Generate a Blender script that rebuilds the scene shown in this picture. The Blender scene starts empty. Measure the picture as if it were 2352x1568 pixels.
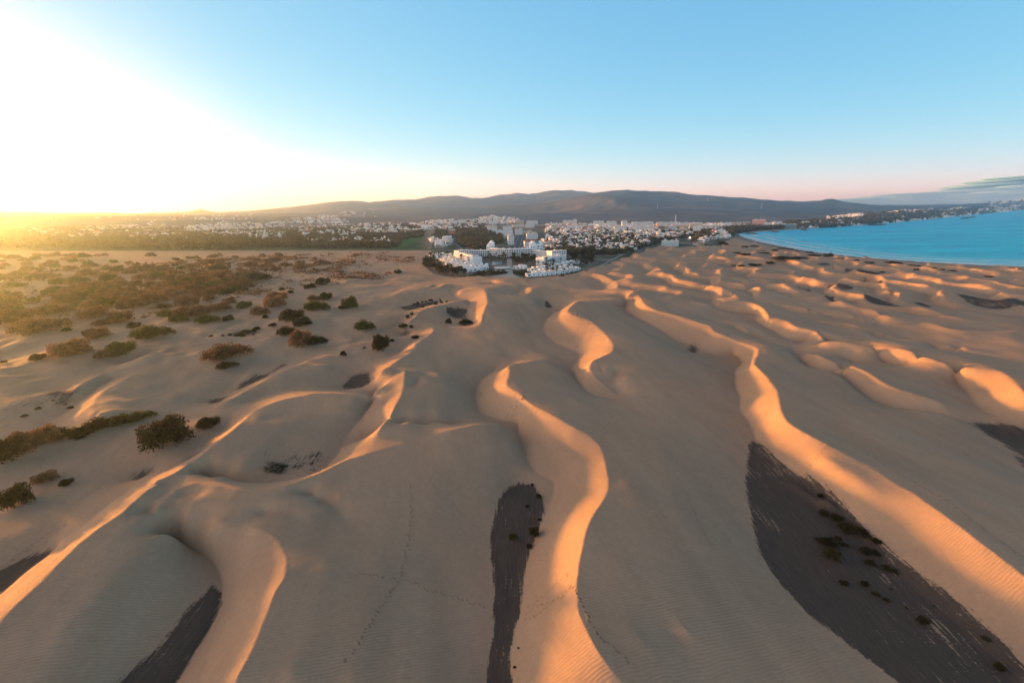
import bpy, bmesh, math, random
import numpy as np
from mathutils import Vector, Matrix

# ------------------------------------------------------------------ camera, sky, sun, exposure
scene = bpy.context.scene
COL = scene.collection
CAM_Z = 77.0
FPX = 1078.0                                  # focal length in units of a 2352 px wide picture
PITCH, ROLL = math.radians(15.9), math.radians(0.73)
_f = np.array([0, math.cos(PITCH), -math.sin(PITCH)])
_r0 = np.array([1.0, 0, 0])
_u0 = np.array([0, math.sin(PITCH), math.cos(PITCH)])
_u = _u0 * math.cos(ROLL) + _r0 * math.sin(ROLL)
_r = _r0 * math.cos(ROLL) - _u0 * math.sin(ROLL)
cam_data = bpy.data.cameras.new("camera")
cam_data.sensor_width = 36.0
cam_data.lens = 36.0 * FPX / 2352.0
cam_data.clip_start = 0.5
cam_data.clip_end = 90000.0
cam = bpy.data.objects.new("camera", cam_data)
COL.objects.link(cam)
cam.matrix_world = Matrix(((_r[0], _u[0], -_f[0], 0), (_r[1], _u[1], -_f[1], 0), (_r[2], _u[2], -_f[2], CAM_Z), (0, 0, 0, 1)))
scene.camera = cam

SUN_AZ, SUN_EL = math.radians(-60.0), math.radians(2.2)   # azimuth from +Y towards +X
SKY_GRADE = ((2.15, 0.68), (0.92, 0.45), (0.85, 0.25))
SKY_GLOW = (4.0, 1.7, 0.5)
SKY_WEST_FILL = (2.6, 1.5, 0.9)
SKY_BACK_FILL = (0.50, 0.45, 0.46)
SKY_DUST = (0.22, 0.24, 0.20)
world = bpy.data.worlds.new("World")
scene.world = world
world.use_nodes = True
wn = world.node_tree
wn.nodes.clear()
w_out = wn.nodes.new("ShaderNodeOutputWorld")
w_bg = wn.nodes.new("ShaderNodeBackground")
w_sky = wn.nodes.new("ShaderNodeTexSky")
w_sky.sky_type = 'NISHITA'
w_sky.sun_disc = False
w_sky.sun_elevation = SUN_EL
w_sky.sun_rotation = SUN_AZ
w_sky.altitude = 50
w_sky.air_density = 0.7
w_sky.dust_density = 0.03
w_sky.ozone_density = 5.0
w_bg.inputs["Strength"].default_value = 0.15
# the photograph's colour rendering of that sky: deeper red falloff away from the sun
w_sep = wn.nodes.new("ShaderNodeSeparateColor"); w_cmb = wn.nodes.new("ShaderNodeCombineColor")
wn.links.new(w_sky.outputs[0], w_sep.inputs[0])
for i, (gain, gam) in enumerate(SKY_GRADE):
    pw = wn.nodes.new("ShaderNodeMath"); pw.operation = 'POWER'; pw.inputs[1].default_value = gam
    ml = wn.nodes.new("ShaderNodeMath"); ml.operation = 'MULTIPLY'; ml.inputs[1].default_value = gain
    wn.links.new(w_sep.outputs[i], pw.inputs[0]); wn.links.new(pw.outputs[0], ml.inputs[0]); wn.links.new(ml.outputs[0], w_cmb.inputs[i])
# pale dust low over the horizon
w_tc = wn.nodes.new("ShaderNodeTexCoord"); w_xyz = wn.nodes.new("ShaderNodeSeparateXYZ")
wn.links.new(w_tc.outputs["Generated"], w_xyz.inputs[0])
w_e = wn.nodes.new("ShaderNodeMath"); w_e.operation = 'MULTIPLY'; w_e.inputs[1].default_value = -1 / 0.115
w_p = wn.nodes.new("ShaderNodeMath"); w_p.operation = 'EXPONENT'
w_ab = wn.nodes.new("ShaderNodeMath"); w_ab.operation = 'ABSOLUTE'
wn.links.new(w_xyz.outputs[2], w_ab.inputs[0]); wn.links.new(w_ab.outputs[0], w_e.inputs[0]); wn.links.new(w_e.outputs[0], w_p.inputs[0])
w_add = wn.nodes.new("ShaderNodeMix"); w_add.data_type = 'RGBA'; w_add.blend_type = 'ADD'
w_add.inputs[7].default_value = (*SKY_DUST, 1)
wn.links.new(w_p.outputs[0], w_add.inputs[0]); wn.links.new(w_cmb.outputs[0], w_add.inputs[6])
# pale fill added to the unseen sky behind the camera, lifts camera-facing sides
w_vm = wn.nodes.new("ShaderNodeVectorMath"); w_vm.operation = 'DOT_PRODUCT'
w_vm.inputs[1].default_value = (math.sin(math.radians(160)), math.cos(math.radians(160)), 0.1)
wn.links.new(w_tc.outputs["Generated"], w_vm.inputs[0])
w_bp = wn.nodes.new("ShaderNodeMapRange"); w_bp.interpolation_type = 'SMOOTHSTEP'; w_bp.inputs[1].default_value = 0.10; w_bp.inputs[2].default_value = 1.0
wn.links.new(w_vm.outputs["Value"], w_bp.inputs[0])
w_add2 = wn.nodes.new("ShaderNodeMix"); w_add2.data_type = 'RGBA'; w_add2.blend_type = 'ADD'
w_add2.inputs[7].default_value = (*SKY_BACK_FILL, 1)
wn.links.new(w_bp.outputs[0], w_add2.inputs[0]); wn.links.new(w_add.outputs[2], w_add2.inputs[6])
# afterglow low in the west, round the sun
w_v3 = wn.nodes.new("ShaderNodeVectorMath"); w_v3.operation = 'DOT_PRODUCT'
w_v3.inputs[1].default_value = (math.sin(SUN_AZ), math.cos(SUN_AZ), 0)
wn.links.new(w_tc.outputs["Generated"], w_v3.inputs[0])
w_g = wn.nodes.new("ShaderNodeMapRange"); w_g.interpolation_type = 'SMOOTHSTEP'; w_g.inputs[1].default_value = 0.80; w_g.inputs[2].default_value = 1.0
wn.links.new(w_v3.outputs["Value"], w_g.inputs[0])
w_e2 = wn.nodes.new("ShaderNodeMath"); w_e2.operation = 'MULTIPLY'; w_e2.inputs[1].default_value = -1 / 0.09
w_p2 = wn.nodes.new("ShaderNodeMath"); w_p2.operation = 'EXPONENT'
wn.links.new(w_ab.outputs[0], w_e2.inputs[0]); wn.links.new(w_e2.outputs[0], w_p2.inputs[0])
w_m3 = wn.nodes.new("ShaderNodeMath"); w_m3.operation = 'MULTIPLY'; wn.links.new(w_g.outputs[0], w_m3.inputs[0]); wn.links.new(w_p2.outputs[0], w_m3.inputs[1])
w_add3 = wn.nodes.new("ShaderNodeMix"); w_add3.data_type = 'RGBA'; w_add3.blend_type = 'ADD'
w_add3.inputs[7].default_value = (*SKY_GLOW, 1)
wn.links.new(w_m3.outputs[0], w_add3.inputs[0]); wn.links.new(w_add2.outputs[2], w_add3.inputs[6])
# wide warm glow added to the unseen sky at left, lights the slip faces
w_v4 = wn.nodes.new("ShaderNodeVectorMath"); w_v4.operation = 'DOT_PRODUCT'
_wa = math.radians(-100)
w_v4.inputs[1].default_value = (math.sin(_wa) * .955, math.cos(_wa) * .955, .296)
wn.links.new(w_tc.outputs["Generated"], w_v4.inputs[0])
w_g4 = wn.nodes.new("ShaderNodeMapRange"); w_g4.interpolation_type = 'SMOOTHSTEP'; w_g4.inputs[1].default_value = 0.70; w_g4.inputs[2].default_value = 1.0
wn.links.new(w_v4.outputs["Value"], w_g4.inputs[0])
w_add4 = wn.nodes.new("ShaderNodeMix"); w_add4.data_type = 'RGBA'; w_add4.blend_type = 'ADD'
w_add4.inputs[7].default_value = (*SKY_WEST_FILL, 1)
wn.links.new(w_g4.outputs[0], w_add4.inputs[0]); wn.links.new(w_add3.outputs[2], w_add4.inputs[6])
# sky overhead, out of view, darkened so low side light models the dunes
w_z = wn.nodes.new("ShaderNodeMapRange"); w_z.interpolation_type = 'SMOOTHSTEP'; w_z.inputs[1].default_value = 0.36; w_z.inputs[2].default_value = 0.85
w_z.inputs[3].default_value = 1.0; w_z.inputs[4].default_value = 0.08
wn.links.new(w_xyz.outputs[2], w_z.inputs[0])
w_zm = wn.nodes.new("ShaderNodeVectorMath"); w_zm.operation = 'SCALE'
wn.links.new(w_add4.outputs[2], w_zm.inputs[0]); wn.links.new(w_z.outputs[0], w_zm.inputs["Scale"])
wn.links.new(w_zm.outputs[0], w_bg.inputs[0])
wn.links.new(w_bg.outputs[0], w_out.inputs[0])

sun_data = bpy.data.lights.new("sun", 'SUN')
sun_data.energy = 2.5
sun_data.angle = math.radians(2.0)
sun_data.color = (1.0, 0.49, 0.09)
sun = bpy.data.objects.new("sun", sun_data)
COL.objects.link(sun)
_sd = Vector((math.sin(SUN_AZ) * math.cos(SUN_EL), math.cos(SUN_AZ) * math.cos(SUN_EL), math.sin(SUN_EL)))
sun.rotation_euler = (-_sd).to_track_quat('-Z', 'Y').to_euler()

scene.view_settings.view_transform = 'Standard'
scene.view_settings.look = 'None'
scene.view_settings.gamma = 1.0
scene.view_settings.exposure = 2.65
scene.render.engine = 'CYCLES'
scene.cycles.use_denoising = True
scene.cycles.max_bounces = 6
scene.cycles.volume_bounces = 1
scene.cycles.diffuse_bounces = 2

rng = random.Random(7)
nrng = np.random.default_rng(11)

# ------------------------------------------------------------------ helpers
TILES = {1: (0, 600.2, 3.0), 2: (784, 600.2, 3.0), 3: (1568, 600.2, 3.0), 4: (0, 1045.5, 3.0), 5: (784, 1045.5, 3.0), 6: (1568, 1045.5, 3.0),
         7: (918.7, 459.4, 3.2), 8: (1470.0, 367.5, 2.667), 0: (0, 0, 1.0),
         11: (967.7, 539.0, 5.818), 12: (980.0, 483.9, 7.680), 13: (1255.6, 483.9, 5.908), 14: (1592.5, 453.2, 5.486), 15: (1898.7, 392.0, 5.189), 16: (428.7, 465.5, 3.840)}
def D(t, x, y):
    o = TILES[t]
    return o[0] + x / o[2], o[1] + y / o[2]
def unproj(x, y, z):
    "point of height z seen at picture position (x, y)"
    d = _f * FPX + _r * (x - 1176) - _u * (y - 784)
    k = (z - CAM_Z) / d[2]
    return d[0] * k, d[1] * k
def skydir(x, y):
    d = _f * FPX + _r * (x - 1176) - _u * (y - 784)
    return math.atan2(d[0], d[1]), d[2] / math.hypot(d[0], d[1])     # azimuth, slope
def at(t, x, y, z=3.0):
    return unproj(*D(t, x, y), z)

def tag(o, label=None, cat=None, group=None, kind=None):
    if label: o["label"] = label
    if cat: o["category"] = cat
    if group: o["group"] = group
    if kind: o["kind"] = kind
    return o

def hash2(ix, iy, s):
    h = (ix.astype(np.int64) * 374761393 + iy.astype(np.int64) * 668265263 + s * 974634777) & 0xFFFFFFFF
    h = ((h ^ (h >> 13)) * 1274126177) & 0xFFFFFFFF
    return ((h ^ (h >> 16)) & 0xFFFF) / 65535.0
def vnoise(x, y, s=0):
    ix, iy = np.floor(x), np.floor(y)
    fx, fy = x - ix, y - iy
    fx = fx * fx * fx * (fx * (fx * 6 - 15) + 10); fy = fy * fy * fy * (fy * (fy * 6 - 15) + 10)
    a, b = hash2(ix, iy, s), hash2(ix + 1, iy, s)
    c, d = hash2(ix, iy + 1, s), hash2(ix + 1, iy + 1, s)
    return (a * (1 - fx) + b * fx) * (1 - fy) + (c * (1 - fx) + d * fx) * fy
def fbm(x, y, octv=4, s=0):
    t, a, n = 0, 0.5, 0
    for i in range(octv):
        t = t + a * vnoise(x, y, s + i); n += a
        x, y, a = x * 2.03 + 17.1, y * 2.03 + 5.3, a * 0.5
    return t / n
def smooth(x, a, b):
    t = np.clip((x - a) / (b - a), 0, 1)
    return t * t * (3 - 2 * t)
def inpoly(px, py, poly):
    inside = np.zeros(px.shape, bool)
    x0, y0 = poly[-1]
    for x1, y1 in poly:
        c = (y0 > py) != (y1 > py)
        if y0 != y1:
            inside ^= c & (px < (x1 - x0) * (py - y0) / (y1 - y0) + x0)
        x0, y0 = x1, y1
    return inside

# ------------------------------------------------------------------ dune lines read off the land: (tile, points, height)
BASE = 3.0
FEAT = []          # (crest points world xyz, foot points world xyz or None, windward?)
def P3(t, pts, h):
    out = []
    for p in pts:
        if len(p) == 4: tt, x, y, z = p
        elif len(p) == 3 and isinstance(h, (int, float)): x, y, z = p; tt = t
        else: x, y = p[:2]; tt, z = t, h
        out.append((*at(tt, x, y, z), z))
    return out
def dune(crest, hc, foot=None, hf=3.0, wind=True):
    c = []
    for t, pts in crest:
        for q in pts:
            h = q[2] if len(q) > 2 else hc
            c.append((*at(t, q[0], q[1], h), h))
    f = []
    for t, pts in (foot or []):
        f += [(*at(t, x, y, hf), hf) for x, y in pts]
    FEAT.append((c, f, wind))
# the big dune in the middle of the picture, upper lobe
dune([(2, [(1640,262),(1600,300),(1560,335),(1565,358),(1620,385),(1690,402),(1740,432),(1800,478),(1850,535),(1875,580),(1862,612),(1800,642),(1740,672),(1706,705,11.5),(1712,745,10.2),(1760,800,8.8),(1830,860,7.4),(1905,918,6.2)])], 13.0,
     [(2, [(1530,335),(1450,372),(1400,430),(1400,480),(1430,535),(1480,570),(1560,600),(1640,640),(1600,720),(1612,780),(1650,850),(1700,905),(1780,937),(1870,949)])], 5.0)
# the winding main ridge
dune([(2, [(1420,652),(1290,672),(1200,692),(1150,715),(1155,745),(1150,775),(1140,810),(1135,845),(1170,880),(1220,910),(1255,945),(1310,990),(1400,1040),(1500,1095),(1600,1150),(1700,1195),(1760,1240),(1795,1290),(1815,1370),(1835,1480)]),
      (5, [(1835,200),(1825,260),(1790,330),(1735,420),(1690,520),(1660,640),(1635,760),(1622,880),(1622,980),(1630,1080),(1660,1160),(1710,1270),(1770,1380),(1850,1480),(1930,1560),(2060,1660)])], 11.5,
     [(2, [(1070,735),(1000,800),(945,850),(930,920),(935,1000),(965,1050),(1040,1085),(1110,1110),(1210,1125),(1225,1180),(1250,1300),(1290,1400),(1360,1490)]),
      (5, [(1450,200),(1465,260),(1420,390),(1375,500),(1340,600),(1300,680),(1275,780),(1262,880),(1250,980),(1240,1060),(1230,1110),(1190,1260),(1165,1400),(1180,1560),(1190,1660)])], 4.0)
# peak and tongue left of it
dune([(2, [(440,735),(436,820),(412,900),(377,970),(340,1040),(290,1110),(240,1165)])], 12.8,
     [(2, [(250,905),(212,985),(150,1060),(80,1150),(0,1262)])], 6.0)
dune([(2, [(410,738),(330,735),(265,760)])], 12.4, [(2, [(208,800),(215,860)])], 5.0)
# long crest from that peak to the left, then the bright ridge running to the lower left corner
dune([(2, [(400,745),(375,785),(345,825),(290,862),(240,887),(150,906),(0,908)]), (1, [(2352,910),(2200,915),(2050,930),(1900,965),(1780,1010),(1710,1035)])], 11.0,
     [(2, [(212,885),(100,893),(0,893)]), (1, [(2300,890),(2100,880),(1900,920),(1700,990)])], 6.0)
dune([(1, [(1710,1035),(1690,1070),(1640,1130),(1560,1195),(1480,1260),(1380,1330),(1250,1410),(1150,1475),(1100,1503)]),
      (4, [(1085,165),(1080,200),(1000,260),(900,350),(860,395),(780,455),(700,500),(600,580),(500,650),(400,740),(300,830),(200,920),(100,1010),(0,1110),(-120,1220)])], 11.8,
     [(1, [(1590,1100),(1540,1170),(1400,1270),(1250,1370)]), (4, [(1370,0),(1050,150),(800,320),(600,478),(400,640),(200,795),(0,978),(-100,1070)])], 6.2)
# cross ridge joining the two
dune([(4, [(1085,205),(1130,190),(1250,190),(1400,206),(1600,236),(1750,246),(1900,231),(2050,191),(2200,121),(2352,36)]),
      (2, [(100,1346),(200,1311),(350,1271),(500,1226),(650,1190),(800,1155),(950,1121),(1080,1096)])], 11.2,
     [(1, [(1350,1500),(1600,1525),(1850,1520),(2080,1500),(2240,1420),(2330,1330)]), (2, [(0,1285),(120,1230),(260,1190),(450,1170),(650,1150),(850,1105)])], 6.0)
# lower left dune with the curved slip face
dune([(4, [(1640,480),(1760,505),(1880,560),(1950,660),(1970,760),(1960,860),(1900,960),(1860,1060),(1810,1180),(1760,1310),(1690,1450),(1630,1567),(1580,1680)])], 10.0,
     [(4, [(1150,625),(1300,655),(1430,712),(1510,800),(1540,900),(1530,1000),(1490,1130),(1430,1240),(1360,1350),(1290,1460),(1220,1567),(1150,1680)])], 3.0)
# the long ridge on the right
dune([(2, [(1650,264),(1740,258),(1850,251),(1960,233),(2040,213),(2062,262),(2080,292),(2150,331),(2250,361),(2352,390)]),
      (3, [(60,405),(120,428),(180,440),(215,480),(300,510),(400,545),(480,570),(520,600),(510,630),(490,680),(500,715),(560,780),(610,840),(650,900),(660,960),(670,1020),(700,1085),(760,1140),(850,1190),(950,1240),(1100,1310),(1250,1385),(1400,1475)]),
      (6, [(1150,5),(1300,70),(1440,170),(1560,235),(1700,330),(1850,430),(2000,540),(2150,640),(2352,790),(2480,880)])], 11.5,
     [(2, [(1945,275),(1965,335),(2030,392),(2120,442),(2220,492),(2310,540)]),
      (3, [(60,575),(120,605),(180,627),(280,642),(360,632),(415,690),(372,740),(362,790),(370,880),(400,945),(395,1010),(420,1070),(460,1110),(490,1180),(520,1270),(600,1340),(700,1430),(830,1520)]),
      (6, [(700,80),(820,170),(950,280),(1100,400),(1250,530),(1400,650),(1560,780),(1700,900),(1850,1010),(2000,1140),(2150,1270),(2352,1470),(2480,1590)])], 4.5)
# dunes between there and the shore
dune([(3, [(850,620),(950,670),(1060,700),(1180,730),(1290,780),(1370,830),(1480,880),(1650,920),(1800,940)])], 9.5,
     [(3, [(760,600),(780,660),(840,730),(930,778),(1010,785),(1090,780),(1140,835),(1200,892),(1300,962),(1430,1012),(1600,1042),(1750,1052),(1900,1088),(2050,1112)])], 4.5)
dune([(3, [(980,530),(1100,545),(1250,565),(1400,580),(1550,610),(1700,650),(1850,690),(2000,720),(2130,735),(2220,770),(2290,830),(2330,880),(2420,940)])], 12.5,
     [(3, [(960,560),(1010,597),(1100,612),(1180,605),(1250,642),(1400,702),(1600,740),(1780,765),(1920,860),(2040,1000),(2200,1090),(2352,1175)])], 5.0)
dune([(3, [(590,400),(700,405),(780,450),(880,470),(960,500),(972,530)])], 10.5, [(3, [(500,402),(540,442),(600,472),(700,522),(800,542),(900,548)])], 5.0)
dune([(3, [(230,420),(350,425),(430,455),(462,490)])], 9.0, [(3, [(222,442),(350,472),(420,512),(540,552),(740,582),(860,550)])], 4.8)
dune([(3, [(150,290),(300,280),(400,281),(500,300),(560,340),(592,388)])], 10.5, [(3, [(170,305),(230,342),(330,353),(450,358),(500,373),(540,395)])], 5.0)
dune([(3, [(180,190),(280,205),(345,220),(395,256)])], 11.0, [(3, [(150,260),(280,272),(390,264)])], 6.0)
dune([(3, [(510,275),(650,285),(800,300),(900,330),(932,350)])], 9.5, [(3, [(530,302),(650,332),(780,352),(850,372),(880,368)])], 4.5)
dune([(3, [(660,220),(800,230),(930,250),(1050,245),(1100,290),(1200,310),(1320,330),(1370,370),(1420,396),(1560,395),(1700,420),(1850,470),(2000,487),(2352,487),(2480,490)])], 9.0,
     [(3, [(680,242),(850,258),(960,272),(1050,304),(1100,324),(1250,338),(1350,363),(1390,388),(1450,418),(1600,433),(1750,463),(1950,508),(2200,522),(2352,518),(2480,520)])], 4.2)
dune([(3, [(930,360),(1100,355),(1200,375),(1280,416)])], 8.5, [(3, [(950,376),(1050,404),(1200,416)])], 4.5)
dune([(3, [(950,415),(1080,410),(1190,430),(1205,466)])], 8.5, [(3, [(930,440),(1020,464),(1120,472)])], 4.2)
dune([(3, [(1160,465),(1280,475),(1400,490),(1466,516)])], 8.5, [(3, [(1175,485),(1280,524),(1380,544),(1440,540)])], 4.2)
dune([(3, [(1480,530),(1640,540),(1800,560),(1930,580),(1972,602)])], 8.5, [(3, [(1560,556),(1700,604),(1780,634),(1840,644),(1910,628)])], 3.6)
for c, f in (([(300,110),(400,112),(490,150),(480,185)], [(310,128),(390,150),(440,180)]), ([(490,185),(580,185),(660,212)], [(500,200),(570,216),(640,220)]),
             ([(690,165),(820,175),(960,228)], [(700,180),(800,200),(900,232)]), ([(980,180),(1150,190),(1300,210),(1500,238)], [(1000,197),(1150,206),(1300,228),(1480,248)]),
             ([(1200,245),(1320,262),(1500,280)], [(1220,262),(1330,284),(1480,296)]), ([(1720,220),(1950,232),(2250,262)], [(1760,238),(1950,248),(2200,272)]),
             ([(1800,322),(1950,328),(2160,362)], [(1820,340),(1950,346),(2120,366)]), ([(1690,378),(1900,390),(2150,415),(2352,440)], [(1720,388),(1900,408),(2150,436),(2352,458)]),
             ([(1500,100),(1650,104),(1890,130)], [(1520,112),(1650,120),(1850,136)]), ([(780,130),(950,132),(1190,172)], [(800,142),(950,146),(1170,180)]),
             ([(230,95),(310,60),(420,58)], [(240,108),(320,82),(420,72)]), ([(40,40),(110,35),(190,60),(230,90)], [(30,62),(100,66),(200,98)]),
             ([(1300,165),(1450,180),(1620,200)], [(1320,176),(1450,194),(1600,206)]), ([(1900,170),(2100,180),(2352,205)], [(1920,180),(2100,192),(2352,216)]),
             ([(520,60),(640,66),(760,90)], [(540,72),(640,80),(740,96)])):
    dune([(3, c)], 7.2, [(3, f)], 3.8)
# dunes on the left
dune([(1, [(895,775),(870,810),(800,852),(730,887),(680,930),(642,980),(636,1010),(650,1058),(700,1085)])], 8.6, [(1, [(760,815),(640,905),(560,970),(480,1030),(420,1070),(362,1115),(440,1150),(540,1180)])], 4.6)
dune([(1, [(870,735),(780,755),(680,790),(600,830),(540,862),(510,892)])], 8.0, [(1, [(480,880),(440,915),(470,940)])], 5.0, False)
dune([(1, [(870,735),(1000,700),(1150,665),(1300,645),(1420,640)])], 8.0, [(1, [(880,800),(850,790)])], 6.0, False)
dune([(1, [(1050,690),(1100,640),(1180,602),(1300,572),(1500,548),(1700,533),(1900,538)])], 7.8, [(1, [(1020,680),(1100,610),(1200,575),(1350,545)])], 5.0)
dune([(1, [(2352,640),(2250,642),(2150,672),(2060,722),(2000,742),(1930,787),(1850,817),(1740,872),(1650,922),(1580,962),(1490,1002)])], 8.2,
     [(1, [(2200,640),(2100,670),(2020,702),(1950,722),(1900,780),(1800,820),(1700,868),(1610,905),(1500,985)])], 5.2)
dune([(1, [(0,705),(200,676),(400,656),(680,646)])], 7.5, [(1, [(0,690),(200,662),(400,640)])], 5.5)
dune([(1, [(0,830),(150,828),(350,826),(500,822)])], 6.5, None, 0, False)
dune([(1, [(-80,1450),(0,1412),(100,1342),(250,1290),(450,1245),(600,1220),(680,1182),(780,1150),(900,1140),(1000,1162)])], 7.0, [(1, [(-60,1380),(100,1290),(300,1225),(520,1185),(700,1130)])], 5.0)
dune([(2, [(620,440),(630,460),(610,490),(550,530),(510,560),(498,600),(460,642),(400,682),(330,720)])], 10.0, [(2, [(560,450),(500,490),(540,505),(470,560),(400,640),(300,672),(180,700)])], 6.0)
dune([(2, [(820,186),(900,186),(980,190),(1000,230),(1005,280),(985,330),(966,370),(960,420)])], 12.0, [(2, [(755,200),(800,256),(880,275),(888,340),(905,410),(905,460)])], 6.0)
dune([(2, [(870,258),(760,286),(650,311),(560,332),(510,372),(460,412)])], 9.5, [(2, [(700,290),(560,318),(470,360)])], 6.0)
dune([(2, [(1300,170),(1312,195),(1282,230),(1222,260),(1100,266),(1020,245)])], 10.0, [(2, [(1270,180),(1240,200),(1205,240),(1120,245)])], 6.5)
dune([(2, [(1740,75),(1850,110),(1895,145),(1902,185)])], 10.0, [(2, [(1705,115),(1790,145),(1825,185),(1810,215)])], 5.0)
for c, f in (([(720,155),(690,175),(640,195)], [(690,158),(620,195)]), ([(640,160),(560,190),(500,205)], [(610,162),(520,190)]), ([(540,165),(440,195),(360,235)], [(480,172),(380,212)]),
             ([(1060,125),(1150,150),(1230,165)], [(1020,135),(1060,160)]), ([(900,140),(850,150),(820,162)], [(860,140),(820,152)]), ([(960,140),(930,155),(880,165)], [(920,142),(880,158)])):
    dune([(2, c)], 8.5, [(2, f)], 6.0)
# hollows and slopes: single height samples (tile, x, y, z)
SPOTS = [(2,800,370,4.5),(2,860,430,4.5),(2,700,860,4.5),(2,880,830,4.2),(2,800,960,4.0),(2,620,1050,3.8),(2,640,900,3.2),(2,1180,1330,3.4),(5,900,60,1.8),(5,1100,100,1.8),(5,300,400,5.5),(5,200,900,4.6),(5,700,700,4.2),(5,600,1300,3.2),
         (5,100,1400,4.0),(4,1300,420,6.5),(4,700,850,4.2),(4,1250,850,1.6),(4,1350,780,1.2),(4,400,1200,3.0),(4,800,1350,2.6),(4,1400,250,6.5),(4,2100,700,7.5),(4,2200,1200,5.0),(1,1950,1440,4.2),(1,1800,1200,6.0),(1,2100,1100,6.6),
         (2,1300,820,6.0),(2,1500,760,6.5),(2,1500,860,5.0),(2,1750,1050,6.5),(2,2000,860,6.5),(2,2150,760,7.5),(2,1250,480,6.5),(2,1000,600,7.0),(2,700,620,8.0),(2,2000,1300,6.0),(5,2000,400,6.2),(5,2200,900,5.0),(5,2000,1100,5.2),
         (5,2300,1400,4.5),(6,200,300,5.0),(6,100,1000,4.0),(6,500,1300,3.4),(6,300,700,3.4),(3,200,900,5.0),(3,200,1300,5.4),(3,800,1000,7.6),(3,1100,1050,7.0),(3,1400,1200,6.4),(3,1800,1300,5.4),(3,2100,1400,5.0),(6,2000,100,5.5),(6,2300,400,5.0),
         (3,1500,680,6.5),(3,1900,560,6.5),(3,700,640,7.5),(3,900,860,7.0),(3,1700,820,6.8),(2,1600,180,6.5),(2,1400,200,6.0),(2,1430,310,5.5),(2,1850,400,8.5),(2,2000,560,8.0),(2,300,300,6.0),(2,200,400,5.6),(2,100,560,6.2),
         (1,1200,880,5.2),(1,1400,1000,4.8),(1,1100,1000,4.8),(1,300,1000,4.4),(1,200,760,5.8),(1,1500,700,5.6),(1,1900,650,5.8),(1,1300,1350,6.5),(1,600,1400,7.0),(4,300,300,6.6),(4,150,600,5.8),(1,1200,470,5.4),(1,700,500,5.4),(1,100,600,5.4),(1,1700,300,5.6)]
SPOTS = [(*at(t, x, y, z), z) for t, x, y, z in SPOTS]

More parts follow.
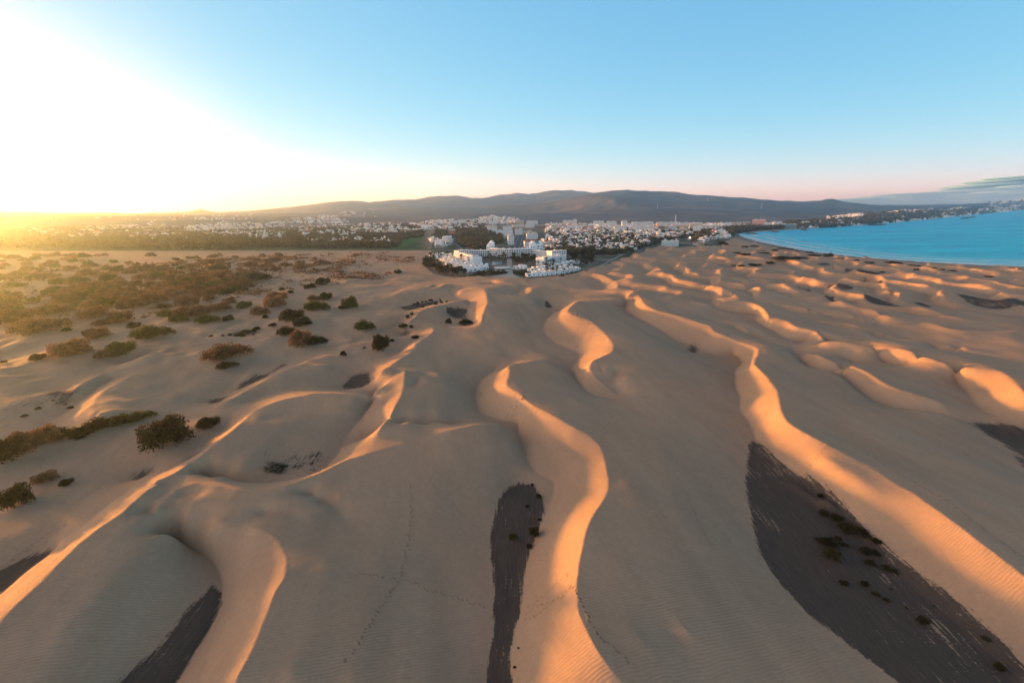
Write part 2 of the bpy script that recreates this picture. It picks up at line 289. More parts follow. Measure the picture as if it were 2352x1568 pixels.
# dark gravel flats between the dunes, (tile, outline)
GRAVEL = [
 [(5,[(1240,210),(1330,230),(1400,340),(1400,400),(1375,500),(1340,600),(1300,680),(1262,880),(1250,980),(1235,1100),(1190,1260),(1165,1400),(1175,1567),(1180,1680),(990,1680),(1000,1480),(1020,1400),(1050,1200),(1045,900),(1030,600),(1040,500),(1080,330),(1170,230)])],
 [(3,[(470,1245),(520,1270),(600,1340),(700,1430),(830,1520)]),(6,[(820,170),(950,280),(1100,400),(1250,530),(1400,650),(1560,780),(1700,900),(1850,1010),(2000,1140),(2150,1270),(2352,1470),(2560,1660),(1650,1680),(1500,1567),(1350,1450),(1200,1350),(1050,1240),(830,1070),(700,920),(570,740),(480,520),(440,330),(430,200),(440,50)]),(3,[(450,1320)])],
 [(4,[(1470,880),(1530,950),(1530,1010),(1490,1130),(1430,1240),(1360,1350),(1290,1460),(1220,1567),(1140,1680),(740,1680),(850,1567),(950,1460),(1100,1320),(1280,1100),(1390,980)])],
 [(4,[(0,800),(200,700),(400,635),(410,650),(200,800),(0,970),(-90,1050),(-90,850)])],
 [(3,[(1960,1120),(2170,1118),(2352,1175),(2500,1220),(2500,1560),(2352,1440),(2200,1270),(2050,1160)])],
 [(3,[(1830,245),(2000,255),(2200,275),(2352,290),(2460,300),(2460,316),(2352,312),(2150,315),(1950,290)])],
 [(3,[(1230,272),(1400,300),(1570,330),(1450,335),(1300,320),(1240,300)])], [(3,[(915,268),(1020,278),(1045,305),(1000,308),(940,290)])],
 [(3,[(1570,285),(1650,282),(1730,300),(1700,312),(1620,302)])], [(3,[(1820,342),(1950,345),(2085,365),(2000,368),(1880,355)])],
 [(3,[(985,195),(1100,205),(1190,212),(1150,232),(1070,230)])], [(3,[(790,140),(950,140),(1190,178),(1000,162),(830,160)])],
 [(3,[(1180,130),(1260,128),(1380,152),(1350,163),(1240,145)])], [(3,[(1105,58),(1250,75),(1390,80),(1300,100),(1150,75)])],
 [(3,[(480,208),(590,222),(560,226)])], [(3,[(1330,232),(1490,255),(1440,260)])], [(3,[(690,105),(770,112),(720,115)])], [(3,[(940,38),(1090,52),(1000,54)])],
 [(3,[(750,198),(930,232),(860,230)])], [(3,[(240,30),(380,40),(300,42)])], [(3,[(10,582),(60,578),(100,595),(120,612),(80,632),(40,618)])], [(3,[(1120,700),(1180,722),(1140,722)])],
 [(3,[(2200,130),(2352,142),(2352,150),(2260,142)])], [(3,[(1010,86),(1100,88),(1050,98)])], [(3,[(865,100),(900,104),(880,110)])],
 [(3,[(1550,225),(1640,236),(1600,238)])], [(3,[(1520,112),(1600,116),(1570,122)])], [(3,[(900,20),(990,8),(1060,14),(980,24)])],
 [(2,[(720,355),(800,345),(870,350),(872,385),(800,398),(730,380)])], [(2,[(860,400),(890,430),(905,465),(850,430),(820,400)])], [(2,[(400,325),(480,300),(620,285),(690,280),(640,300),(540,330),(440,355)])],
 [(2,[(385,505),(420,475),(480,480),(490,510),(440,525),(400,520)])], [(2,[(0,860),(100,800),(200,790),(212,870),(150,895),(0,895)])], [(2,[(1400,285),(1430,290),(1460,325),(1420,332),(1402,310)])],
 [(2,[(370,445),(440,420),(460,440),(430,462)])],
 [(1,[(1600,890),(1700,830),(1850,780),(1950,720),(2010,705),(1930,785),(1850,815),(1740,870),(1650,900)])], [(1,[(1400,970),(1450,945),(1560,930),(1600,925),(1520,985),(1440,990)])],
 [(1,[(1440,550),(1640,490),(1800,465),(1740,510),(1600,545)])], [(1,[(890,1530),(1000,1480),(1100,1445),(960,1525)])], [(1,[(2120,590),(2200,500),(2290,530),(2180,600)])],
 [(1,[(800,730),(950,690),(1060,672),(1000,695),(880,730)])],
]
GRAVEL_SOFT = [[(1,[(0,1080),(100,1020),(220,920),(400,920),(570,965),(420,1060),(300,1100),(100,1180),(-60,1200)])],
 [(1,[(1780,1440),(1950,1340),(2150,1370),(2250,1400),(2150,1480),(1900,1490)])], [(2,[(1590,130),(1680,140),(1660,158),(1600,160)])]]
def outline(parts, z=3.5):
    return [at(t, x, y, z) for t, pts in parts for x, y in pts]

# shore line of the near beach, from the corner of the bay to beyond the right edge, then the far coast back again (whole picture units)
NEAR_SHORE = [(1686,538),(1695,540.7),(1710,545.6),(1728.7,551.2),(1755,557.6),(1788.7,564.3),(1830,571.9),(1882.5,580.5),(1957.4,588.7),(2032.4,595.1),(2107.4,600.7),(2182.4,604.8),(2257.4,608.6),(2352,611.6),(2700,620)]
FAR_COAST = [(2700,462),(2500,474),(2352,482),(2280,489),(2200,497),(2120,505),(2060,511),(2000,516),(1930,521),(1860,526),(1800,529),(1740,533),(1700,536)]
SEA_POLY = [unproj(x, y, 0) for x, y in NEAR_SHORE + FAR_COAST]

# ------------------------------------------------------------------ height field on a log-polar grid (Laplace's equation keeps its form there)
TH0, TH1, LR0, LR1, STEP = math.radians(-76), math.radians(76), math.log(28.0), math.log(1500.0), 0.0035
NT, NR = int((TH1 - TH0) / STEP) + 1, int((LR1 - LR0) / STEP) + 1
def cell(x, y):
    return (np.arctan2(x, y) - TH0) / STEP, (np.log(np.hypot(x, y)) - LR0) / STEP
acc = np.zeros((NR, NT)); cnt = np.zeros((NR, NT))
def stamp(x, y, z, w=1.0):
    c, r = cell(np.asarray(x), np.asarray(y))
    c, r = np.round(c).astype(int), np.round(r).astype(int)
    ok = (c >= 0) & (c < NT) & (r >= 0) & (r < NR)
    np.add.at(acc, (r[ok], c[ok]), np.broadcast_to(z, c.shape)[ok] * w)
    np.add.at(cnt, (r[ok], c[ok]), w)
def resample(pts):
    "Catmull-Rom through the points"
    p = np.array(pts, float); p = np.vstack([2 * p[0] - p[1], p, 2 * p[-1] - p[-2]])
    out = []
    for i in range(1, len(p) - 2):
        d = np.hypot(*(p[i + 1] - p[i])[:2]); n = max(2, int(d / (0.0015 * max(40, np.hypot(*p[i][:2])))))
        n = min(n, 600)
        t = np.linspace(0, 1, n, endpoint=False)[:, None]
        out.append(0.5 * (2 * p[i] + (p[i+1] - p[i-1]) * t + (2*p[i-1] - 5*p[i] + 4*p[i+1] - p[i+2]) * t**2 + (3*p[i] - p[i-1] - 3*p[i+1] + p[i+2]) * t**3))
    return np.vstack(out)
lines = []
for c, f, wd in FEAT:
    cr = resample(c); n = len(cr)
    # crests rise and die away towards both ends and wander a little in height
    s = np.linspace(0, 1, n)
    mean_f = np.mean([q[2] for q in f]) if f else c[0][2] - 1.5
    taper = 1 - 0.15 * (1 - smooth(np.minimum(s, 1 - s), 0, 0.10))
    wob = 0.93 + 0.14 * vnoise(cr[:, 0] / 22, cr[:, 1] / 22, 5)
    cr[:, 2] = mean_f + (cr[:, 2] - mean_f) * taper * wob
    fr = resample(f) if len(f) > 1 else None
    stamp(cr[:, 0], cr[:, 1], cr[:, 2], 4.0)
    if fr is not None:
        stamp(fr[:, 0], fr[:, 1], fr[:, 2] + 0.5 * (vnoise(fr[:, 0] / 15, fr[:, 1] / 15, 9) - 0.5), 2.0)
    lines.append((cr, fr, wd))
occupied = cnt > 0
def dil(m, k):
    for _ in range(k):
        m = m | np.roll(m, 1, 0) | np.roll(m, -1, 0) | np.roll(m, 1, 1) | np.roll(m, -1, 1)
    return m
near_line = dil(occupied, 5)
# windward side of each crest: rounded shoulder
for cr, fr, wd in lines:
    if fr is None or not wd: continue
    tx, ty = np.gradient(cr[:, 0]), np.gradient(cr[:, 1]); tl = np.hypot(tx, ty) + 1e-9
    nx, ny = ty / tl, -tx / tl
    mid = fr[:, :2].mean(0); cm = cr[:, :2].mean(0)
    if (nx * (mid[0] - cr[:, 0]) + ny * (mid[1] - cr[:, 1])).mean() > 0: nx, ny = -nx, -ny
    H = cr[:, 2] - fr[:, 2].mean()
    for k, dz in ((1.0, 0.09), (2.2, 0.27)):
        X, Y, Z = cr[:, 0] + nx * H * k, cr[:, 1] + ny * H * k, cr[:, 2] - H * dz
        c_, r_ = cell(X, Y); c_, r_ = np.round(c_).astype(int), np.round(r_).astype(int)
        ok = (c_ >= 0) & (c_ < NT) & (r_ >= 0) & (r_ < NR) & (H > 0.5)
        ok[ok] &= ~near_line[r_[ok], c_[ok]]
        stamp(X[ok], Y[ok], Z[ok], 1.0)
main_acc, main_cnt = acc, cnt
acc, cnt = np.zeros((NR, NT)), np.zeros((NR, NT))
for x, y, z in SPOTS: stamp([x], [y], [z], 1.0)
s_acc, s_cnt = acc, cnt
acc, cnt = main_acc, main_cnt
gx = np.exp(LR0 + STEP * np.arange(NR))[:, None]; gt = (TH0 + STEP * np.arange(NT))[None, :]
GX, GY = gx * np.sin(gt), gx * np.cos(gt)
# flats: gravel patches hold their level, the plains beyond the dunes too
hold = np.zeros((NR, NT), bool)
for parts in GRAVEL:
    hold |= inpoly(GX, GY, outline(parts))
hold &= ~near_line
acc[hold] += 3.6; cnt[hold] += 1
far_flat = (GX**2 + GY**2 > 620**2) & (cnt == 0) & (GX < 330)
far_flat |= (GX**2 + GY**2 > 1100**2) & (cnt == 0)
acc[far_flat] += 4.5; cnt[far_flat] += 1
shore = np.array([unproj(x, y, 0) for x, y in NEAR_SHORE])
sh = resample(np.column_stack([shore, np.zeros(len(shore))])); stamp(sh[:, 0], sh[:, 1], 0.15, 3.0)
def pool(a):
    h, w = a.shape
    b = np.zeros(((h + 1) // 2 * 2, (w + 1) // 2 * 2)); b[:h, :w] = a
    return b.reshape(b.shape[0] // 2, 2, b.shape[1] // 2, 2).sum((1, 3))
def solve(acc, cnt, sa, sc, lev=0):
    'coarse to fine; the single height samples only steer the coarse levels, so they stay soft'
    if lev >= 4:
        free = cnt == 0
        acc = np.where(free, acc + sa, acc); cnt = np.where(free, cnt + sc, cnt)
    h, w = acc.shape
    fixed = cnt > 0
    val = np.where(fixed, acc / np.maximum(cnt, 1e-9), 0)
    if min(h, w) > 24:
        h2, w2 = (h + 1) // 2, (w + 1) // 2
        a = np.zeros((h2 * 2, w2 * 2)); b = np.zeros_like(a)
        a[:h, :w] = np.where(fixed, val * np.minimum(cnt, 4), 0); b[:h, :w] = np.minimum(cnt, 4)
        a = a.reshape(h2, 2, w2, 2).sum((1, 3)); b = b.reshape(h2, 2, w2, 2).sum((1, 3))
        z2 = solve(a, b, pool(sa), pool(sc), lev + 1)
        z = np.repeat(np.repeat(z2, 2, 0), 2, 1)[:h, :w]
        it = 60
    else:
        z = np.full((h, w), 4.5); it = 400
    z = np.where(fixed, val, z)
    for _ in range(it):
        p = np.pad(z, 1, mode='edge')
        z = np.where(fixed, val, 0.25 * (p[:-2, 1:-1] + p[2:, 1:-1] + p[1:-1, :-2] + p[1:-1, 2:]))
    return z
HF = solve(acc, cnt, s_acc, s_cnt)
def blur(z, n):
    for _ in range(n):
        p = np.pad(z, 1, mode='edge')
        z = 0.25 * z + 0.125 * (p[:-2, 1:-1] + p[2:, 1:-1] + p[1:-1, :-2] + p[1:-1, 2:]) + 0.0625 * (p[:-2, :-2] + p[:-2, 2:] + p[2:, :-2] + p[2:, 2:])
    return z
crest_near = blur(dil(np.where(cnt >= 4, True, False), 1).astype(float), 6)
HF = blur(HF, 1) * np.minimum(1, crest_near * 1.5) + blur(HF, 12) * (1 - np.minimum(1, crest_near * 1.5))

# ------------------------------------------------------------------ far relief: skylines (whole picture units) at given distances
RANGES = [
 (8200, 3000, 3600, [(-300,478),(0,484),(60,486.5),(150,488.5),(300,490),(420,487),(445,484),(460,481),(475,484),(500,487),(560,485),(620,480),(700,472),(760,464),(810,461),(850,465),(900,460),(950,458),(1000,452),(1050,449),(1080,454),(1110,455),(1150,448),(1190,443),(1215,447),(1250,441),(1280,438),(1310,437),(1340,440),(1400,450),(1500,462),(1700,470),(1900,472),(2100,472),(2400,470),(2800,462)]),
 (5600, 2300, 1900, [(-300,486),(0,488),(200,491),(500,493),(700,489),(850,484),(980,478),(1100,476),(1180,470),(1240,463),(1300,455),(1340,447),(1400,440),(1440,437),(1500,440),(1560,442),(1600,449),(1660,452),(1720,455),(1790,461),(1850,463),(1885,462),(1897,457.5),(1912,457.5),(1925,461),(1960,467),(2000,471.5),(2060,474),(2100,473.5),(2200,470),(2300,464),(2352,461),(2500,452),(2800,440)]),
 (3800, 1500, 1100, [(-300,495),(0,494),(300,496),(700,498),(900,496),(1050,492),(1200,490),(1350,484),(1500,479),(1650,481),(1800,484),(1900,488),(2000,489),(2100,484),(2200,478),(2352,470),(2500,462),(2800,450)]),
]
def far_height(X, Y):
    R = np.hypot(X, Y); T = np.arctan2(X, Y)
    z = np.zeros_like(R)
    base = 4.5 + smooth(R, 1500, 5000) * 22
    out = base.copy()
    for i, (Rd, Wf, Wb, sk) in enumerate(RANGES):
        a = [skydir(x, y) for x, y in sk]
        th, sl = np.array([q[0] for q in a]), np.array([q[1] for q in a])
        wig = Rd * (1 + 0.06 * (fbm(T * 9, T * 0 + i, 3, 40 + i) - 0.5)) * (1 + (0.45, 0.5, 0.95)[i] * smooth(T, 0.66, 0.82))
        Z = CAM_Z + np.interp(T, th, sl) * wig - 5
        Z = Z + (vnoise(X / 210, Y / 210, 77) + vnoise(X / 90, Y / 90, 78) - 1) * wig * 0.0018
        u = (R - wig) / np.where(R < wig, Wf, Wb)
        g = np.clip(1 - u * u, 0, 1) ** 1.6
        rough = 1 - np.abs(2 * fbm(X / 1500, Y / 1500, 5, 20 + i) - 1)       # gullies
        rough2 = 1 - np.abs(2 * fbm(X / 420 + 3, Y / 420, 4, 60 + i) - 1)
        m = g * (1 - (1 - g) ** 0.8 * (1.5 * (1 - rough) + 0.6 * (1 - rough2)))
        out = np.maximum(out, 5 + (Z) * np.clip(m, 0, 1))
    return out

# the ground sheet: rings spaced for the picture, from under the camera out past the mountains
rr = [26.0]
while rr[-1] < 15000:
    r_ = rr[-1]; rr.append(r_ + max(0.16, min(0.55 * r_ * r_ / (CAM_Z * 469) * 1.0 + 0.05, 0.016 * r_)))
rr = np.array(rr); NTH = 1500
tt = np.radians(np.linspace(-75, 75, NTH))
RX, TX = np.meshgrid(rr, tt, indexing='ij')
VX, VY = RX * np.sin(TX), RX * np.cos(TX)
def sample_grid(A, X, Y):
    c, r = cell(X, Y)
    c = np.clip(c, 0, NT - 1.001); r = np.clip(r, 0, NR - 1.001)
    c0, r0 = c.astype(int), r.astype(int); fc, fr = c - c0, r - r0
    return (A[r0, c0] * (1 - fc) + A[r0, c0 + 1] * fc) * (1 - fr) + (A[r0 + 1, c0] * (1 - fc) + A[r0 + 1, c0 + 1] * fc) * fr
sea_in = lambda X, Y: inpoly(X, Y, SEA_POLY)
def seg_dist(X, Y, pts):
    d = np.full(X.shape, 1e9)
    for (x0, y0), (x1, y1) in zip(pts[:-1], pts[1:]):
        vx, vy = x1 - x0, y1 - y0
        t = np.clip(((X - x0) * vx + (Y - y0) * vy) / (vx * vx + vy * vy + 1e-9), 0, 1)
        d = np.minimum(d, np.hypot(X - x0 - t * vx, Y - y0 - t * vy))
    return d
TOWN_POLY = [at(7, x, y, 4.5) for x, y in [(160,470),(250,545),(400,575),(480,572),(640,560),(920,592),(1130,574),(1300,548),(1430,505),(1560,460),(1700,410),(1890,345),(2100,345),(2352,330),(2500,250),(2500,130),(300,130),(330,200),(230,250),(230,380)]]
def hummock(X, Y):
    "low vegetated mounds on the left plain and small undulation everywhere"
    T = np.arctan2(X, Y); R = np.hypot(X, Y)
    m = smooth(-T, 0.12, 0.45) * smooth(R, 150, 260) * (1 - smooth(R, 700, 950))
    h = 2.6 * smooth(fbm(X / 28, Y / 28, 3, 3), 0.42, 0.85) + 1.2 * (fbm(X / 11, Y / 11, 2, 31) - 0.5)
    u = 0.35 * (fbm(X / 14, Y / 14, 2, 8) - 0.5) + 0.10 * (fbm(X / 3.5, Y / 3.5, 2, 18) - 0.5)
    ph = X / 40 + 1.5 * fbm(X / 130, Y / 75, 3, 61) + 0.9 * vnoise(Y / 38, X / 300, 64) + 0.25 * vnoise(Y / 11, X / 60, 65)
    p = ph - np.floor(ph); saw = np.where(p < 0.2, smooth(p, -0.02, 0.2), 1 - smooth(p, 0.2, 1.05) ** 0.8)
    amp = smooth(fbm(X / 70 + np.floor(ph) * 7.3, Y / 55, 3, 67), 0.22, 0.52)
    wdg = smooth(T, 0.10, 0.30) * smooth(R, 330, 450) * (1 - smooth(R, 900, 1150))
    u = u + wdg * (5.0 * saw * amp - 1.2)
    right = 0.5 * smooth(T, 0.05, 0.35) * smooth(R, 330, 480) * (1 - smooth(R, 900, 1200))
    hr = 2.4 * (np.abs(2 * fbm((X * 0.35 + Y * 0.2) / 30, (Y - 0.25 * X) / 34, 3, 14) - 1) - 0.25)
    u = u + 2.6 * (fbm((X + 0.3 * Y) / 34, (Y - 0.3 * X) / 52, 3, 23) - 0.5) * (1 - smooth(R, 420, 620))
    return m * h + u * (1 - smooth(R, 900, 1400)) + right * hr
# the shrubs picked out one by one: (tile, x, foot y, width, height, kind, label, group, branches)
SHRUBS = [
 (1,1180,1325,400,255,"dark","large dark tamarisk shrub with bare grey branches beside the bright narrow dune ridge",None,True),
 (1,1450,1160,190,80,"dark","low dark shrub with exposed roots just right of the large branching tamarisk",None,True),
 (4,150,385,230,190,"dark","straggly olive brown shrub with grey branches near the lower left edge",None,True),
 (4,330,205,190,95,"brown","thin twiggy brown shrub on the rise behind the straggly lower left shrub",None,False),
 (4,470,215,110,50,"dark","low dark shrub at the right end of the lower left thicket",None,False),
 (1,60,1400,280,180,"dark","dark brown thicket cut by the left edge below the gravel flat",None,False),
 (1,200,1335,260,170,"brown","brown thicket lobe second from the left edge along the dune rim",None,False),
 (1,330,1275,240,150,"brown","tall feathery brown shrub in the middle of the left rim thicket",None,False),
 (1,445,1235,170,90,"dark","small dark shrub at the right end of the left rim thicket",None,False),
 (1,960,1112,170,80,"olive","olive shrub topping the curved hedge on the dune rim",None,False),
 (1,840,1142,170,85,"olive","grey olive shrub second from the top of the curved rim hedge",None,False),
 (1,700,1185,220,100,"dark","widest dark shrub in the curved hedge on the dune rim",None,False),
 (1,580,1228,180,60,"dark","lowest dark shrub where the curved rim hedge meets the sand",None,False),
 (1,845,650,235,105,"olive","round green shrub on a sand mound right of the long brown shrub",None,False),
 (1,715,680,110,65,"brown","small brown shrub touching the left foot of the round green shrub",None,False),
 (1,1035,548,240,95,"olive","pointed green shrub on a dune nose above the round green one",None,False),
 (1,510,662,310,115,"brown","long brown and olive shrub behind the smooth left dune crest",None,False),
 (1,1550,700,290,130,"brown","big domed brown shrub alone on an open sandy slope",None,False),
 (1,1560,756,130,40,"dark","low dark skirt of scrub below the big domed brown shrub",None,False),
 (1,270,685,120,18,"dark","flat dark shrub just showing over the left dune crest",None,False),
 (1,20,706,60,24,"dark","small dark shrub at the left edge on the dune crest",None,False),
 (1,2080,600,190,125,"brown","brown topped shrub on a steep rooted mound beside a gravel hollow",None,False),
 (1,2165,590,140,75,"dark","black green shrub joined to the right of the brown topped mound",None,False),
 (1,1970,520,125,72,"dark","rounded dark shrub left of and above the rooted mound",None,False),
 (1,2090,460,155,75,"dark","dark round shrub above the rooted mound at the dune foot",None,False),
 (1,2020,418,215,68,"dark","long dark shrub behind the round one above the rooted mound",None,False),
 (1,1880,442,70,32,"dark","small dark shrub at the left tip of the long dark shrub",None,False),
 (1,2170,345,160,82,"olive","wide grey green shrub in the upper cluster left of the central dunes",None,False),
 (1,2250,272,115,58,"olive","green shrub at the top right of the upper cluster",None,False),
 (1,2155,276,85,45,"brown","brownish shrub at the top left of the upper cluster",None,False),
 (2,65,336,145,92,"olive","large two toned green shrub on open sand left of the dark hollow",None,False),
 (2,10,330,70,30,"dark","low dark shrub at the left foot of the two toned green shrub",None,False),
 (2,155,492,132,84,"olive","round olive shrub alone on pale sand",None,False),
 (2,280,622,150,135,"dark","tall dark shrub leaning over a sandy slope",None,False),
 (2,345,555,55,25,"dark","tiny dark shrub at the right shoulder of the tall leaning shrub",None,False),
 (2,740,432,56,62,"dark","upright dark shrub at the edge of the grey gravel pan",None,False),
 (2,850,440,90,45,"dark","sprawling dark scrub below the grey gravel pan",None,False),
 (2,480,477,42,40,"dark","small dark shrub beside the narrow grey hollow",None,False),
 (2,505,540,72,32,"dark","low dark shrub tucked behind the lit crescent dune",None,False),
 (2,15,655,52,46,"dark","round black shrub on the sand below the olive one",None,False),
 (2,225,525,26,22,"olive","very small olive shrub above the tall leaning shrub",None,False),
 (2,455,396,42,32,"dark","small black shrub left of the narrow dune spur",None,False),
 (2,487,372,34,26,"dark","smaller black shrub just above the one by the dune spur",None,False),
 (2,430,455,80,20,"olive","flat olive scrub in the hollow left of the lit crescent",None,False),
 (2,390,85,66,24,"dark","oval dark shrub alone on the bare sand left of the resort",None,False),
 (2,160,600,30,14,"dark","speck of dark scrub on the slope left of the tall leaning shrub",None,False),
 (1,1785,377,115,72,"brown","brown shrub on a sandy knoll in the middle of the left plain",None,False),
 (1,1905,332,185,88,"brown","broad brown shrub right of and above the knoll shrub",None,False),
 (1,1915,288,190,58,"brown","long brown shrub behind the broad brown one",None,False),
 (1,1590,300,112,58,"brown","rounded brown shrub with a pale sandy foot",None,False),
 (1,1690,326,125,40,"olive","low olive shrub right of the rounded brown shrub",None,False),
 (1,1445,270,95,46,"brown","red brown domed shrub standing apart on pale sand",None,False),
 (1,1830,396,46,30,"dark","tiny dark shrub at the right foot of the knoll shrub",None,False),
 (1,1578,420,95,46,"dark","dark shrub right of the two olive ones on the plain",None,False),
 (1,1422,437,145,68,"olive","olive shrub on a small sand foot below the long hedge",None,False),
 (1,1240,417,155,50,"olive","low olive shrub at the near corner of the long hedge",None,False),
 (1,1150,392,120,65,"olive","bright olive shrub at the left end of the long hedge",None,False),
 (1,1280,382,200,50,"brown","brown shrub second from the left in the long hedge",None,False),
 (1,1400,366,190,52,"brown","brown grey shrub in the middle of the long hedge",None,False),
 (1,1530,350,160,50,"brown","brown shrub at the right end of the long hedge",None,False),
 (1,1300,322,205,45,"brown","red brown low shrub lying above the long hedge",None,False),
 (1,1190,262,190,72,"brown","shrub at the right tip of the great orange thicket",None,False),
 (1,1040,302,170,82,"brown","rounded shrub second from the right tip of the great orange thicket",None,False),
 (1,870,328,140,62,"brown","low shrub on the lower edge of the great orange thicket",None,False),
 (1,660,402,230,72,"brown","grey brown mound shrub below the great orange thicket",None,False),
 (1,840,436,200,50,"brown","long brown shrub on the rim of a sandy hollow",None,False),
 (1,700,450,120,45,"brown","small brown shrub at the left end of the hollow rim",None,False),
 (1,690,542,190,82,"brown","brown shrub inside the sandy hollow",None,False),
 (1,630,508,120,50,"brown","shrub at the upper left of the sandy hollow",None,False),
 (1,250,506,300,82,"brown","wide sunlit brown shrub on a sand step near the left edge",None,False),
 (1,465,490,75,36,"olive","small olive shrub right of the wide sunlit one",None,False),
 (1,445,432,105,36,"olive","sunlit shrub on a bright little crest at left",None,False),
 (1,350,380,210,60,"brown","sunlit orange shrub above the bright little crest",None,False),
 (1,130,345,92,36,"olive","small glowing shrub on clear sand near the left edge",None,False),
 (1,120,432,260,45,"brown","long glowing shrub between sand steps at far left",None,False),
 (1,930,462,110,24,"dark","low ragged dark shrub right of the hollow rim",None,False),
 (1,2230,168,132,48,"dark","dark oval shrub furthest right on the upper plain",None,False),
 (1,2140,194,102,30,"dark","flat dark shrub left of the dark oval one",None,False),
 (1,2000,232,58,28,"dark","small dark shrub on a pale rise",None,False),
 (1,1945,208,46,26,"dark","smaller dark shrub left of the one on the pale rise",None,False),
 (1,1540,152,210,82,"brown","large brown thicket in the middle distance of the plain",None,False),
 (1,1650,152,200,58,"brown","dark brown thicket right of the large middle distance one",None,False),
 (1,1760,148,170,48,"dark","low reddish thicket at the right end of the middle distance row",None,False),
 (1,1030,76,105,52,"brown","domed shrub on pale sand in front of the golf trees",None,False),
 (1,915,66,72,26,"brown","low shrub left of the domed one on pale sand",None,False),
 (1,1350,96,62,26,"brown","single brown shrub right of the domed one",None,False),
 (1,1520,50,72,38,"brown","far brown shrub with a smaller companion at its right",None,False),
 (1,1577,46,42,26,"brown","smaller companion right of the far brown shrub",None,False),
 (5,1330,577,95,78,"dark","largest black green shrub on the central gravel strip",None,False),
 (5,1180,592,66,66,"olive","round shrub left of the largest one on the central gravel strip",None,False),
]
MOUNDS = []
for t_, x_, y_, w_, h_, *_rest in SHRUBS:
    X_, Y_ = at(t_, x_, y_ - 0.12 * h_, 5.0); d_ = X_ * _f[0] + Y_ * _f[1] + (5.0 - CAM_Z) * _f[2]
    wm_ = w_ / TILES[t_][2] / FPX * d_
    MOUNDS.append((X_ * 1.01, Y_ * 1.01, wm_ * 0.62, min(2.2, wm_ * 0.10)))
def ground(X, Y, detail=True):
    X, Y = np.asarray(X, float), np.asarray(Y, float)
    R = np.hypot(X, Y)
    zn = sample_grid(HF, X, Y)
    if detail: zn = zn + hummock(X, Y)
    for mx_, my_, mr_, mh_ in MOUNDS:
        q_ = np.hypot(X - mx_, Y - my_) / mr_; sel = q_ < 2.4
        if sel.any(): zn[sel] += mh_ * np.exp(-(q_[sel] ** 2) * 1.3)
    zf = far_height(X, Y)
    k = smooth(R, 1150, 1500)
    z = zn * (1 - k) + zf * k
    ds = seg_dist(X, Y, [tuple(p) for p in SEA_POLY[:len(NEAR_SHORE)]])
    near = smooth(ds, 0, 70)
    z = np.where((R < 1700) & (ds < 70), 0.1 + np.minimum(ds * 0.03, 1e3) * (1 - near) + (z - 0.1) * near, z)
    df = seg_dist(X, Y, SEA_POLY[len(NEAR_SHORE):])
    z = np.where((R > 1200) & (df < 250), 1.0 + (z - 1.0) * smooth(df, 0, 250), z)
    return np.where(sea_in(X, Y), -4.0 - 0 * z, z)
VZ = ground(VX, VY)
tin = inpoly(VX, VY, TOWN_POLY)
VZ = np.where(tin & (RX < 1350), 4.6, VZ)

# ------------------------------------------------------------------ materials
def new_mat(name):
    m = bpy.data.materials.new(name); m.use_nodes = True
    nt = m.node_tree; nt.nodes.clear()
    out = nt.nodes.new("ShaderNodeOutputMaterial")
    return m, nt, out
def N(nt, typ, **kw):
    n = nt.nodes.new(typ)
    for k, v in kw.items():
        if k in n.bl_rna.properties and k not in ("inputs",):
            try: setattr(n, k, v); continue
            except Exception: pass
        n.inputs[k].default_value = v
    return n
def simple(name, col, rough=0.8, var=0.25, scale=3.0, spec=0.2, bump=0.0):
    "a plain surface with some procedural unevenness of colour"
    m, nt, out = new_mat(name)
    p = nt.nodes.new("ShaderNodeBsdfPrincipled")
    p.inputs["Roughness"].default_value = rough
    p.inputs["Specular IOR Level"].default_value = spec
    tc = nt.nodes.new("ShaderNodeTexCoord")
    nz = nt.nodes.new("ShaderNodeTexNoise"); nz.inputs["Scale"].default_value = scale; nz.inputs["Detail"].default_value = 4
    nt.links.new(tc.outputs["Object"], nz.inputs["Vector"])
    mx = nt.nodes.new("ShaderNodeMix"); mx.data_type = 'RGBA'
    mx.inputs[6].default_value = (*[c * (1 - var) for c in col], 1); mx.inputs[7].default_value = (*[min(1, c * (1 + var)) for c in col], 1)
    nt.links.new(nz.outputs["Fac"], mx.inputs[0])
    nt.links.new(mx.outputs[2], p.inputs["Base Color"])
    if bump:
        b = nt.nodes.new("ShaderNodeBump"); b.inputs["Strength"].default_value = bump
        nt.links.new(nz.outputs["Fac"], b.inputs["Height"]); nt.links.new(b.outputs[0], p.inputs["Normal"])
    nt.links.new(p.outputs[0], out.inputs[0])
    return m

